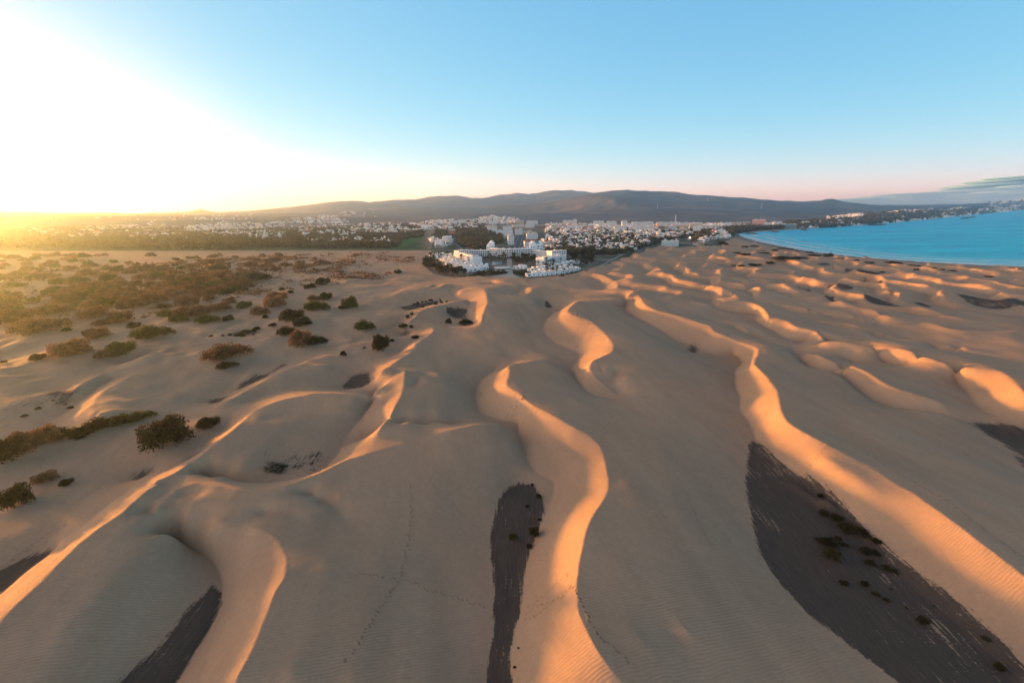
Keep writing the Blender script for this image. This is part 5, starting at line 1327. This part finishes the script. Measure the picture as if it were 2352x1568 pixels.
# everything smaller and further off: far houses of the plain, the back of the town and the far coast
FAR = [(16,[(-1500,250),(-300,240),(0,235),(0,330),(-400,340),(-1300,310)],50,7), (16,[(-900,200),(0,190),(0,245),(-900,230)],60,7), (16,[(-1600,120),(0,110),(0,150),(-1600,170)],40,9), (16,[(0,215),(300,185),(880,165),(870,215),(560,245),(0,255)],190,7), (16,[(880,150),(1200,120),(1450,160),(1400,190),(900,190)],130,7), (16,[(150,262),(900,260),(880,340),(560,320),(160,290)],100,7),
       (16,[(1450,232),(1900,225),(2100,250),(1850,275),(1450,270)],130,10), (16,[(1060,340),(1500,330),(1880,320),(1800,360),(1100,365)],80,7), (16,[(1950,195),(2352,150),(2352,230),(2100,240)],140,9),
       (16,[(1160,120),(1660,85),(1700,95),(1200,135)],60,9), (16,[(60,130),(600,110),(600,150),(100,170)],60,8), (16,[(900,215),(1900,180),(1900,225),(900,250)],110,7), (16,[(1000,250),(1500,235),(1500,300),(1000,300)],70,7),
       (13,[(0,190),(2300,195),(2300,245),(0,250)],320,9), (13,[(0,250),(2000,250),(1950,330),(0,420)],300,7), (13,[(0,420),(1950,330),(1450,400),(1380,480),(1050,585),(500,590),(300,520)],260,5.5), (12,[(60,500),(440,490),(440,620),(200,650)],40,6), (12,[(0,180),(1600,150),(1700,240),(0,250)],240,9), (12,[(900,130),(1150,100),(1550,130),(1500,160),(950,160)],130,8),
       (15,[(0,560),(450,510),(470,640),(0,680)],240,10), (15,[(450,560),(1000,550),(1000,610),(450,640)],130,10), (15,[(700,500),(1250,460),(1250,500),(720,530)],90,12), (15,[(1000,560),(1800,480),(1800,540),(1000,610)],220,12),
       (15,[(1810,480),(2000,410),(2352,370),(2352,420),(2150,490),(1990,500)],200,13), (15,[(1280,480),(1650,440),(1650,460),(1290,500)],60,12), (14,[(1280,360),(1700,260),(2140,200),(2340,250),(2340,350),(1900,360),(1400,400)],260,9),
       (14,[(0,340),(1100,360),(1100,385),(450,400),(0,430)],90,9), (14,[(230,420),(480,440),(460,510),(230,540),(60,580)],60,8)]
fh_ = MB(); gf = np.random.default_rng(77)
for t, poly, n, w in FAR:
    xs, ys = zip(*poly); x, y = gf.uniform(min(xs), max(xs), n * 3), gf.uniform(min(ys), max(ys), n * 3)
    k = inpoly(x, y, poly); x, y = x[k][:n], y[k][:n]
    dx, dy = D(t, x, y); X, Y, Z = place_many(dx, dy)
    sea_ = sea_in(X, Y)
    for X1, Y1, Z1, s1 in zip(X, Y, Z, sea_):
        R_ = math.hypot(X1, Y1)
        if s1 or R_ > 9000 or R_ < 800: continue
        ww = w * gf.uniform(.7, 1.9) * (1 + max(0, R_ - 2500) / 5000); dd = w * gf.uniform(.7, 1.1); hh = gf.uniform(3.2, 7.5) * (1 + max(0, R_ - 2500) / 7000)
        a = -math.atan2(X1, Y1) + gf.normal() * .35; ca, sa = math.cos(a), math.sin(a)
        q = lambda u, v: (X1 + u * ca - v * sa, Y1 + u * sa + v * ca)
        mi = int(gf.choice(4, p=[.66, .14, .12, .08]))
        fh_.quadbox([q(-ww/2, 0), q(ww/2, 0), q(ww/2, dd), q(-ww/2, dd)], Z1 - 4, Z1 + hh, mi)
        fh_.quadbox([q(-ww*.4, -.1), q(ww*.35, -.1), q(ww*.35, .02), q(-ww*.4, .02)], Z1 + hh * .25, Z1 + hh * .62, 4)
        if gf.random() < .4: fh_.quadbox([q(-ww*.3, dd*.3), q(ww*.1, dd*.3), q(ww*.1, dd*.9), q(-ww*.3, dd*.9)], Z1 + hh, Z1 + hh * 1.5, mi)
tag(fh_.build("far_houses", [M_OFF, M_FLAT, M_CREAM, M_PINK, M_GLASS]), "countless pale houses of the far towns and the opposite coast", kind="stuff")

# ---- streets, promenade, plaza
def ribbon(name, pts, width, z, mat, label=None, kind="structure", thick=None):
    p = resample([(*q, z) for q in pts])[:, :2]
    step = max(1, len(p) // 80); p = p[::step]
    d = np.gradient(p, axis=0); d /= np.linalg.norm(d, axis=1)[:, None] + 1e-9; n = np.stack([-d[:, 1], d[:, 0]], 1)
    L, Rr = p + n * width / 2, p - n * width / 2
    m = MB(); k = len(p)
    if thick is None:
        m.v = [(*a, z) for a in L] + [(*a, z) for a in Rr]; m.f = [(i, k + i, k + i + 1, i + 1) for i in range(k - 1)]; m.m = [0] * (k - 1)
    else:
        for i in range(k - 1): m.quadbox([tuple(Rr[i]), tuple(Rr[i + 1]), tuple(L[i + 1]), tuple(L[i])], z - 3, z + thick)
    return tag(m.build(name, mat), label, kind=kind)
avenue = [at(12, *q, TZ) for q in [(1580,665),(1620,560),(1650,470),(1690,400),(1700,350)]]
ribbon("road", avenue, 22, TZ + .03, M_ASPH, "straight dark avenue running inland behind the hotel")
for off in (-5.5, 5.5):
    ribbon("lane_marking", [(x + off, y) for x, y in avenue], .5, TZ + .036, M_PAINT, "painted line along the avenue")
lroad = [at(12, *q, TZ) for q in [(640,680),(560,630),(500,570),(480,530),(530,480),(540,430),(540,330),(520,300)]]
ribbon("road", lroad, 11, TZ + .03, M_ASPH, "winding dark road left of the park")
ribbon("lane_marking", lroad, .4, TZ + .036, M_PAINT, "painted line along the winding road")
prom = [at(11, *q, TZ) for q in [(1400,590),(1600,592),(1900,566),(2250,512),(2340,462)]] + [at(13, *q, TZ) for q in [(1060,585),(1200,545),(1350,500),(1500,468),(1560,482)]]
ribbon("promenade", [(x * 1.006, y * 1.006) for x, y in prom], 5, TZ + .02, M_PAVE, "paved promenade along the top of the sea wall")
w_ = ribbon("sea_wall", [(x * .997, y * .997) for x, y in prom], .7, TZ, M_STONE, kind=None, thick=1.0)
tag(w_, "long curved stone wall between the dunes and the bungalows", "wall")
pl = [at(11, *q, TZ) for q in [(900,563),(1000,575),(1390,602),(1300,560),(1225,525),(1212,470),(1160,470),(1150,520)]]
m = MB(); m.quadbox(pl, TZ - 2, TZ + .05)
tag(m.build("plaza", M_PAVE), "pale stone plaza fanning out to the sand", kind="structure")
for k in range(3):
    a, b = at(11, 905 + 25 * k, 566 - 8 * k, TZ), at(11, 1385 - 40 * k, 598 - 12 * k, TZ)
    tag(ribbon("step", [a, tuple((np.array(a) + b) / 2 * .999), b], .8, TZ + .12 + k * .12, M_PAVE, thick=.02), "low stone step across the plaza", kind="structure")
ribbon("path", [at(11, *q, TZ) for q in [(1185,475),(1180,420),(1178,360),(1178,320)]], 7, TZ + .02, M_PAVE, "straight path from the plaza to the hotel")
pool = MB(); pool.quadbox([at(11, *q, TZ) for q in [(880,395),(960,402),(1060,396),(1100,380),(1060,362),(960,358),(890,372)]], TZ - .5, TZ + .04)
M_POOL = simple("pool_water", (0.05, 0.35, 0.50), 0.1, 0.15, 0.4, 0.5)
tag(pool.build("swimming_pool", M_POOL), "blue swimming pool in the hotel courtyard", "swimming pool")
sbld = MB(); X, Y = at(11, 1080, 482, TZ); sbld.lathe(X, Y + 6, [(9, TZ - 1), (9, TZ + 3.2), (9.6, TZ + 3.2), (9.6, TZ + 3.7), (8.8, TZ + 3.7)], 24)
sp = empty("pavilion", (0, 0, 0), 0, "round white pavilion with flat grey roof left of the plaza path", "pavilion")
sbld.build("wall", M_WHITE, sp); m = MB(); m.lathe(X, Y + 6, [(8.7, TZ + 3.72), (8.7, TZ + 3.8)], 24); m.build("roof", M_FLAT, sp)
m = MB(); m.lathe(X, Y + 6, [(9.04, TZ + 1.0), (9.04, TZ + 2.6)], 24); m.build("glazing", M_GLASS, sp)

# ---- trees
def palm_parts(g, h):
    c = [np.array([0, 0, 0.0])]
    lean = g.normal(size=2) * .05
    for k in range(5): c.append(c[-1] + (lean[0] * h / 5 * k, lean[1] * h / 5 * k, h / 5))
    v, f = tubes([c], .32, .2, 6)
    trunk = mesh_np("palm_trunk", v, f, [M_TRUNK])
    V = []
    for i in range(22):
        a = g.uniform(0, 2 * math.pi); el = g.uniform(-.5, 1.1); L = g.uniform(2.4, 3.4)
        d = np.array([math.cos(a) * math.cos(el), math.sin(a) * math.cos(el), math.sin(el)]); s = np.array([-math.sin(a), math.cos(a), 0])
        p = c[-1].copy(); prev = None
        for k in range(5):
            w = (.18, .55, .6, .42, .06)[k]
            q = (p - s * w, p + s * w)
            if prev is not None: V.append([prev[0], prev[1], q[1], q[0]])
            prev = q; p = p + d * L / 4.5; d = d + (0, 0, -.32); d /= np.linalg.norm(d)
    V = np.array(V).reshape(-1, 3)
    return trunk, mesh_np("palm_crown", V, np.arange(len(V)).reshape(-1, 4), [M_PALM])
def tree_parts(g, h):
    c = [np.array([0, 0, 0.0]), np.array([g.normal() * .2, g.normal() * .2, h * .25]), np.array([g.normal() * .4, g.normal() * .4, h * .55])]
    br = [c] + [[c[1], c[1] + g.normal(size=3) * (.8, .8, .2) + (0, 0, h * .18), c[1] + g.normal(size=3) * (1.6, 1.6, .3) + (0, 0, h * .35)] for _ in range(4)]
    v, f = tubes(br, .28, .08, 5)
    cs, rs = [], []
    for i in range(11): cs.append((g.normal() * h * .2, g.normal() * h * .2, h * g.uniform(.35, .85))); r = h * g.uniform(.13, .24); rs.append((r, r, r * .8))
    lv, lf = leaves(g, cs, rs, 520, h * .055, .8)
    return mesh_np("tree_trunk", v, f, [M_TRUNK]), mesh_np("tree_crown", lv, lf, [M_TREE])
gt_ = np.random.default_rng(9)
PALMS = [palm_parts(gt_, h) for h in (6.0, 7.5, 9.0)]; TREES = [tree_parts(gt_, h) for h in (6.0, 8.0, 9.5)]
def tree(kind, X, Y, sc, label, cat, group):
    tr, cr = (PALMS if kind == "palm" else TREES)[rng.randrange(3)]
    o = empty("palm_tree" if kind == "palm" else "tree", (X, Y, TZ), rng.uniform(0, 6.28), label, cat, group); o.scale = (sc, sc, sc * rng.uniform(.9, 1.15))
    for nm, me in (("trunk", tr), ("crown", cr)):
        c = bpy.data.objects.new(nm, me); COL.objects.link(c); c.parent = o
TREE_ZONES = [("palm", 11, [(20,420),(130,300),(330,250),(480,240),(480,300),(300,330),(280,420),(420,450),(450,520),(250,500)], 46, "palm in the dense planting on the resort's left edge", "palms on the resort's left edge"),
 ("tree", 11, [(20,420),(130,330),(200,440),(330,500),(600,520),(580,575),(420,590),(240,555)], 40, "bushy tree in the belt between the dunes and the left bungalows", "trees in the left belt"),
 ("tree", 11, [(490,60),(700,10),(1080,20),(1090,110),(900,160),(760,195),(600,180),(510,120)], 62, "broad tree in the dark park behind the hotel's left wing", "trees of the park"),
 ("palm", 11, [(760,320),(900,300),(1140,300),(1140,400),(900,420),(770,390)], 22, "palm in the courtyard left of the hotel path", "palms in the courtyard's left half"),
 ("tree", 11, [(1215,300),(1480,300),(1540,380),(1400,410),(1220,400)], 26, "dark courtyard tree right of the hotel path", "trees in the courtyard's right half"),
 ("palm", 11, [(1215,380),(1560,400),(1560,450),(1430,470),(1220,440)], 16, "palm beside the small right hand bungalows", "palms beside the small bungalows"),
 ("palm", 11, [(1450,560),(1900,520),(2130,450),(2110,400),(1850,470),(1480,540)], 20, "palm standing between the right bungalow rows", "palms between the right bungalow rows"),
 ("palm", 11, [(1600,425),(1930,385),(1930,395),(1610,440)], 9, "palm before the hotel's right block", "palms before the right block"),
 ("palm", 11, [(520,345),(650,390),(640,400),(510,352)], 7, "palm before the hotel's left block", "palms before the left block"),
 ("tree", 11, [(1950,250),(2340,180),(2340,420),(2250,440),(1950,340)], 44, "tree among the gardens right of the hotel", "trees right of the hotel")]
for kind, t, poly, n, lab, grp in TREE_ZONES:
    xs, ys = zip(*poly); k = 0; tries = 0
    while k < n and tries < 4000:
        tries += 1
        x, y = rng.uniform(min(xs), max(xs)), rng.uniform(min(ys), max(ys))
        if not inpoly(np.array([x]), np.array([y]), poly)[0]: continue
        X, Y = at(t, x, y, TZ); tree(kind, X, Y, rng.uniform(.75, 1.15), lab, "palm tree" if kind == "palm" else "tree", grp); k += 1
# the green that fills the town, the golf course and the headland
COVER = [(16,[(-1700,300),(0,320),(0,415),(-1700,400)],1700,5.0,.7), (16,[(-1700,190),(0,210),(0,320),(-1700,300)],1500,4.0,.6), (13,[(0,330),(900,300),(1450,400),(1380,480),(1050,590),(300,590)],1100,4.2,.8), (13,[(0,250),(2100,240),(2300,330),(1900,360),(1450,470),(1000,600),(0,600)],3200,3.4,.7), (12,[(0,180),(1050,170),(1050,340),(560,340),(560,470),(430,480),(60,520),(200,300),(0,330)],900,3.6,.6), (12,[(560,330),(1050,330),(1340,470),(1350,560),(900,690),(600,640),(530,520)],1500,4.0,.9),
         (16,[(0,330),(560,330),(900,310),(1900,330),(1860,400),(1300,405),(600,395),(450,415),(0,415)],1900,4.5,.85), (16,[(0,260),(2000,190),(2100,250),(1900,330),(900,310),(0,330)],3200,4.0,.8), (16,[(1880,260),(2100,255),(2080,300),(1900,330),(1860,300)],160,4.5,.8),
         (14,[(390,400),(600,385),(1130,380),(1130,405),(800,420),(620,450),(500,475),(440,470)],1400,4.5,1.0), (14,[(0,440),(300,420),(300,500),(80,570),(0,560)],400,4.0,.9), (14,[(1130,330),(2340,230),(2340,360),(1300,400)],700,7.0,.8), (15,[(450,540),(2352,390),(2352,460),(1000,620),(450,650)],800,9.0,.8),
         (16,[(0,370),(500,380),(450,412),(0,410)],700,5.0,.95), (11,[(640,560),(720,500),(1120,490),(1140,520),(900,560)],240,1.3,.5), (11,[(1225,505),(1410,495),(1400,560),(1310,540)],120,1.4,.6), (11,[(1420,590),(1900,545),(2250,480),(2260,490),(1900,560),(1430,600)],260,1.2,.6)]
gc = np.random.default_rng(31); V = []
for t, poly, n, s, hk in COVER:
    xs, ys = zip(*poly); x, y = gc.uniform(min(xs), max(xs), n * 3), gc.uniform(min(ys), max(ys), n * 3)
    k = inpoly(x, y, poly); x, y = x[k][:n], y[k][:n]
    X, Y, Z = place_many(*D(t, x, y)); ok = ~sea_in(X, Y) & (np.hypot(X, Y) < 9000)
    X, Y, Z = X[ok], Y[ok], Z[ok]; n = len(X)
    S = s * gc.uniform(.3, 1.5, n); mm = 22
    dirs = gc.normal(size=(n, mm, 3)); dirs /= np.linalg.norm(dirs, axis=2)[..., None]
    p = np.stack([X, Y, Z], -1)[:, None] + dirs * (S[:, None] * gc.uniform(.4, 1, (n, mm)))[..., None] * (1, 1, hk) + np.stack([0 * S, 0 * S, S * hk * .9], -1)[:, None]
    a = gc.normal(size=(n, mm, 3)); a /= np.linalg.norm(a, axis=2)[..., None]; c = np.cross(a, gc.normal(size=(n, mm, 3))); c /= np.linalg.norm(c, axis=2)[..., None]
    a *= (S * .42)[:, None, None]; c *= (S * .28)[:, None, None]
    V.append(np.stack([p - a, p + c, p + a, p - c], 2).reshape(-1, 3))
V = np.concatenate(V)
o = bpy.data.objects.new("woodland", mesh_np("woodland", V, np.arange(len(V)).reshape(-1, 4), [M_TREE])); COL.objects.link(o)
tag(o, "dark tree cover filling gardens, golf course edges and the headland", kind="stuff")

# ------------------------------------------------------------------ people on the dunes
M_SKIN = simple("skin", (0.45, 0.25, 0.17), 0.6, 0.1, 5.0)
M_HAIR = simple("hair", (0.04, 0.025, 0.018), 0.7, 0.2, 5.0)
CLOTH = {n: simple("cloth_" + n, c, 0.9, 0.12, 6.0) for n, c in (("white", (.75, .75, .74)), ("black", (.02, .02, .022)), ("red", (.45, .05, .04)), ("blue", (.06, .12, .30)), ("grey", (.22, .22, .23)))}
def body_mesh(pose, shirt, legs):
    J = {"pelvis": (0, 0, .95, .15), "waist": (0, 0, 1.08, .13), "chest": (0, 0, 1.3, .16), "neck": (0, 0, 1.48, .065), "head": (0, .01, 1.60, .105), "crown": (0, 0, 1.70, .085)}
    for s_, n in ((-1, "l"), (1, "r")):
        sw = 0.0 if pose == "stand" else s_ * 0.22
        J["sh" + n] = (s_ * .19, 0, 1.42, .075); J["el" + n] = (s_ * .25, -sw * .5 - .02, 1.16, .052); J["wr" + n] = (s_ * .25, -sw + .06, .92, .04); J["ha" + n] = (s_ * .25, -sw + .09, .82, .042)
        J["hip" + n] = (s_ * .10, 0, .90, .11); J["kn" + n] = (s_ * .11, sw * .9 + .02, .50, .075); J["an" + n] = (s_ * .11, sw * 1.2 - (.1 if pose == "walk" else 0), .10, .055); J["to" + n] = (s_ * .12, sw * 1.2 + .17, .04, .045)
    if pose == "sit":
        dz = -.78
        for k in list(J): x, y, z, r = J[k]; J[k] = (x, y, z + dz, r)
        for s_, n in ((-1, "l"), (1, "r")):
            J["hip" + n] = (s_ * .10, .02, .15, .11); J["kn" + n] = (s_ * .14, .40, .42, .075); J["an" + n] = (s_ * .13, .62, .08, .055); J["to" + n] = (s_ * .14, .80, .05, .045)
            J["el" + n] = (s_ * .26, .14, .42, .052); J["wr" + n] = (s_ * .16, .36, .45, .04); J["ha" + n] = (s_ * .12, .44, .44, .042)
    E = [("pelvis", "waist"), ("waist", "chest"), ("chest", "neck"), ("neck", "head"), ("head", "crown")]
    for n in "lr": E += [("chest", "sh" + n), ("sh" + n, "el" + n), ("el" + n, "wr" + n), ("wr" + n, "ha" + n), ("pelvis", "hip" + n), ("hip" + n, "kn" + n), ("kn" + n, "an" + n), ("an" + n, "to" + n)]
    ks = list(J); me = bpy.data.meshes.new("tmp"); me.from_pydata([J[k][:3] for k in ks], [(ks.index(a), ks.index(b)) for a, b in E], [])
    o = bpy.data.objects.new("tmp", me); COL.objects.link(o)
    md = o.modifiers.new("skin", 'SKIN'); md.use_smooth_shade = True
    for i, k in enumerate(ks): me.skin_vertices[0].data[i].radius = (J[k][3],) * 2
    me.skin_vertices[0].data[0].use_root = True
    o.modifiers.new("sub", 'SUBSURF').levels = 1
    out = bpy.data.meshes.new_from_object(o.evaluated_get(bpy.context.evaluated_depsgraph_get()))
    bpy.data.objects.remove(o)
    for m in (M_SKIN, CLOTH[shirt], CLOTH[legs], M_HAIR): out.materials.append(m)
    off = -.78 if pose == "sit" else 0
    for p in out.polygons:
        x, y, z = p.center; z -= off
        mi = 0
        if z > 1.66 or (z > 1.58 and y < -.02): mi = 3
        elif 1.02 < z < 1.47 and abs(x) < .24: mi = 1
        elif z <= 1.02 and abs(x) < .24 and z > (.45 if pose != "sit" else .80) and y < .45: mi = 2
        p.material_index = mi
    out.name = "person"
    return out
PM = {}
PEOPLE = [(2,[(825,184),(968,169),(1040,162),(1105,137)],"far crest in front of the resort"), (2,[(985,210),(993,241)],"steep nose of the left hand dune"), (2,[(1640,264)],"ridge node at the top of the central dune"),
 (2,[(1960,234),(1998,203),(2018,207),(2030,212),(2040,216),(2044,208),(2005,270)],"peak of the right hand ridge"), (2,[(1617,380),(1626,378),(1640,379),(1641,388)],"lit crest of the central dune"),
 (2,[(1705,434),(1713,430),(1720,434),(1728,431),(1736,437)],"slide at the top of the big lit face"), (2,[(1249,950),(1257,944)],"bend of the winding main ridge"), (3,[(48,395)],"crest at the middle of the right ridge"),
 (3,[(62,161),(72,162),(86,162),(108,159),(128,160),(150,180)],"far crest right of the centre"), (3,[(1280,434),(1307,438)],"flat between the right hand dunes"), (3,[(597,840)],"narrow waist of the right ridge")]
outfits = [("white", "blue"), ("black", "black"), ("red", "grey"), ("blue", "black"), ("grey", "blue"), ("white", "black"), ("black", "grey")]
kk = 0
for t, ps, where in PEOPLE:
    for i, (x, y) in enumerate(ps):
        sh_, lg = outfits[kk % 7]
        pose = "sit" if ("bend" in where or "slide" in where) and i != 1 else ("walk", "stand")[kk % 2]
        key = (pose, sh_, lg)
        if key not in PM: PM[key] = body_mesh(*key)
        X, Y, Z = place(t, x, y)
        # stand on the crest that is seen there
        ths = math.atan2(X, Y); best = None
        for f in np.linspace(.90, 1.08, 37):
            Xc, Yc = X * f, Y * f; zc = float(ground(np.array([Xc]), np.array([Yc]))[0]); sl = (zc - CAM_Z) / math.hypot(Xc, Yc)
            sd = skydir(*D(t, x, y))[1]; e = abs(sl - sd)
            if best is None or e < best[0]: best = (e, Xc, Yc, zc)
        _, X, Y, Z = best
        o = bpy.data.objects.new("person", PM[key]); COL.objects.link(o); o.location = (X, Y, Z - .04); o.rotation_euler = (0, 0, rng.uniform(0, 6.28))
        pn = {"sit": "sitting", "walk": "walking", "stand": "standing"}[pose]
        lab = f"person in {sh_} top {pn} on the {where}" if len(ps) < 3 else f"{ORD[i]} person from the left on the {where}"
        tag(o, lab, "person", None if len(ps) == 1 else "people on the " + where); kk += 1

# ------------------------------------------------------------------ masts, groynes, huts, lamp
def pylon_mesh(h):
    P = []
    for sx in (-1, 1):
        for sy in (-1, 1):
            P.append([(sx * 3, sy * 3, -2), (sx * 1.5, sy * 1.5, h * .55), (sx * .4, sy * .4, h)])
    for k in range(6):
        z0, z1 = h * k / 7, h * (k + 1) / 7; w0, w1 = 3 - 2.5 * k / 7, 3 - 2.5 * (k + 1) / 7
        for s_ in (-1, 1): P.append([(-w0, s_ * w0, z0), (w1, s_ * w1, z1)]); P.append([(s_ * w0, -w0, z0), (s_ * w1, w1, z1)])
    for z, l in ((.70, 7), (.82, 6), (.93, 4.5)): P.append([(-l, 0, h * z), (0, 0, h * z + .4), (l, 0, h * z)])
    v, f = tubes(P, .42, .36, 4)
    return mesh_np("pylon", v, f, [M_STEEL])
PY = pylon_mesh(36.0)
for i, (x, y, s_) in enumerate([(105,325,.8),(222,312,1),(408,300,1.1),(490,300,.5),(535,300,.7),(743,302,1.25)]):
    X, Y, Z = (q[0] for q in place_many([D(8, x, y)[0]], [D(8, x, y)[1]]))
    o = bpy.data.objects.new("pylon", PY); COL.objects.link(o); o.location = (X, Y, Z); o.scale = (s_,) * 3; o.rotation_euler = (0, 0, .4)
    tag(o, f"{ORD[i]} pale steel power pylon from the left on the slope behind the town", "pylon", "power pylons on the slope")
def rock_spit(pts, w, h, label):
    p = resample([(*q, 0.0) for q in pts])[:, :2]; p = p[::max(1, len(p) // 26)]
    d = np.gradient(p, axis=0); d /= np.linalg.norm(d, axis=1)[:, None] + 1e-9; n = np.stack([-d[:, 1], d[:, 0]], 1)
    V, F = [], []; S = 9
    for i in range(len(p)):
        k = min(1, 4 * min(i + .3, len(p) - .7 - i) / len(p) + .3)
        for j in range(S):
            a = math.pi * j / (S - 1); r = w / 2 * k * rng.uniform(.75, 1.25)
            V.append((p[i][0] + n[i][0] * math.cos(a) * r, p[i][1] + n[i][1] * math.cos(a) * r, -1.5 + (h + 1.5) * math.sin(a) * k * rng.uniform(.75, 1.2)))
    for i in range(len(p) - 1):
        for j in range(S - 1): F.append((i * S + j, i * S + j + 1, (i + 1) * S + j + 1, (i + 1) * S + j))
    o = bpy.data.objects.new("groyne", mesh_np("groyne", V, F, [M_ROCK])); COL.objects.link(o)
    tag(o, label, "groyne", "groynes of the bay")
for pts, w, h, lab in (([(14,650,460),(14,740,460),(14,815,468)], 9, 2.2, "dark rock groyne nearest the beach corner"), ([(14,950,434),(14,1020,436),(14,1080,443)], 10, 2.4, "dark rock groyne off the wooded headland"),
                       ([(14,1360,408),(14,1400,414),(14,1425,419)], 11, 2.6, "short rock groyne before the peach hotel"), ([(15,480,655),(15,600,653),(15,720,648)], 16, 3, "long low breakwater off the far coast"),
                       ([(15,1600,575),(15,1700,562),(15,1790,553)], 22, 4, "far breakwater near the right end of the coast")):
    rock_spit([at(*q, 0.0) for q in pts], w, h, lab)
def hut(t, x, y, w, h, mat, label, cat, roofm=M_RED):
    X, Y, Z = place(t, x, y); W = px2m(t, w, X, Y, Z); H = px2m(t, h, X, Y, Z)
    o = empty(cat.replace(" ", "_"), (X, Y, Z), -math.atan2(X, Y), label, cat)
    m = MB(); m.box(-W/2, W/2, 0, W * .6, -.5, H * .75); m.build("wall", mat, o)
    m = MB(); m.box(-W/2 - .4, W/2 + .4, -.8, W * .6 + .3, H * .75, H); m.build("roof", roofm, o)
    m = MB(); m.box(-W * .3, W * .1, -.06, .1, .9, H * .62); m.build("hatch", M_GLASS, o)
    m = MB(); m.box(W * .2, W * .4, -.05, .1, .0, H * .62); m.build("door", M_RED if mat is M_WHITE else M_WHITE, o)
hut(8, 1375, 600, 22, 9, M_WHITE, "red and white beach hut on the sand halfway along the shore", "beach hut")
hut(8, 1396, 601, 16, 8, M_RED, "red kiosk just right of the red and white beach hut", "kiosk", M_WHITE)
hut(14, 775, 578, 26, 16, M_WHITE, "small red and white kiosk near the beach corner", "kiosk")
hut(13, 2112, 468, 56, 18, M_YEL, "bright yellow beach bar by the car park", "beach bar", M_YEL)
hut(13, 2036, 466, 96, 14, M_WHITE, "long white beach bar left of the yellow one", "beach bar", M_FLAT)
hut(13, 2015, 440, 66, 18, M_PINK, "reddish low building behind the white beach bar", "beach building")
hut(13, 1975, 388, 110, 24, M_WHITE, "white low building with red awning near the car park", "beach building")
hut(8, 1760, 636, 8, 7, M_YEL, "small yellow lifeguard box on the beach at right", "lifeguard box", M_YEL)
hut(8, 2305, 668, 9, 7, M_YEL, "small yellow lifeguard box furthest right on the beach", "lifeguard box", M_YEL)
X, Y, Z = place(13, 1940, 425)
lamp = empty("street_lamp", (X, Y, Z), 0, "lit orange street lamp beside the car park", "street lamp")
v, f = tubes([[(0, 0, -.5), (0, 0, 4), (0, 0, 8.2)]], .16, .1, 8); p_ = bpy.data.objects.new("pole", mesh_np("lamp_pole", v, f, [M_STEEL])); COL.objects.link(p_); p_.parent = lamp
m_l, nt, out = new_mat("lamp_glow"); e_ = nt.nodes.new("ShaderNodeEmission"); e_.inputs[0].default_value = (1, .5, .12, 1); e_.inputs[1].default_value = 6.0; nt.links.new(e_.outputs[0], out.inputs[0])
m = MB(); m.lathe(0, 0, [(.2, 8.2), (1.0, 8.4), (1.3, 9.0), (1.0, 9.6), (.2, 9.8)], 12); m.build("lamp_head", m_l, lamp)

# ------------------------------------------------------------------ bank of cloud beyond the mountains, outside the haze
m_cl, nt, out = new_mat("cloud")
b_ = nt.nodes.new("ShaderNodeBsdfDiffuse"); b_.inputs[0].default_value = (0.20, 0.42, 0.66, 1)
nt.links.new(b_.outputs[0], out.inputs[0])
def cloud(name, edge, R, depth, low, label):
    V, F = [], []; gcl = np.random.default_rng(len(edge))
    ex = np.array(edge, float); S, T_ = 20, 9
    xs = np.linspace(ex[0, 0], ex[-1, 0], int(abs(ex[-1, 0] - ex[0, 0]) / 16))
    for x in xs:
        yt = np.interp(x, ex[:, 0], ex[:, 1])
        a, sl = skydir(*D(15, x, yt)); zt = CAM_Z + sl * R; zb = zt - (low if low < 400 else 1e9)
        if low >= 400: zb = 20.0
        nn = 2 if low < 400 else 8
        for k in range(nn):
            z = zt - (zt - zb) * (k / nn) ** 1.2; h = max(40.0, (zt - zb) / nn * 1.1) * gcl.uniform(.5, .9); l = R * .034 * gcl.uniform(.7, 1.7)
            z -= h * gcl.uniform(.7, 1.1); Rk = R + gcl.uniform(0, depth); aa = a + gcl.normal() * .004
            cx, cy = Rk * math.sin(aa), Rk * math.cos(aa); b0 = len(V)
            tx, ty = math.cos(aa), -math.sin(aa)
            for i in range(T_):
                ph = math.pi * i / (T_ - 1) - math.pi / 2
                for j in range(S):
                    th = 2 * math.pi * j / S; u, w = math.cos(ph) * math.cos(th) * l, math.cos(ph) * math.sin(th) * l * .8
                    V.append((cx + tx * u + math.sin(aa) * w, cy + ty * u + math.cos(aa) * w, z + math.sin(ph) * h + u * .03))
            for i in range(T_ - 1):
                for j in range(S):
                    j2 = (j + 1) % S; F.append((b0 + i * S + j, b0 + i * S + j2, b0 + (i + 1) * S + j2, b0 + (i + 1) * S + j))
    o = bpy.data.objects.new(name, mesh_np(name, V, F, [m_cl], None, True)); COL.objects.link(o)
    tag(o, label, kind="stuff")
cloud("cloud_bank", [(100,352),(230,338),(350,332),(620,311),(750,301),(900,290),(1100,269),(1300,268),(1500,246),(1620,233),(1800,213),(2000,206),(2200,191),(2352,186),(2700,150)], 27000, 3500, 900, "long low blue grey cloud bank beyond the hills")
cloud("cloud_streak", [(1900,166),(2000,158),(2120,142),(2230,108),(2352,84),(2500,60)], 29000, 1200, 120, "thin grey cloud streak above the cloud bank")
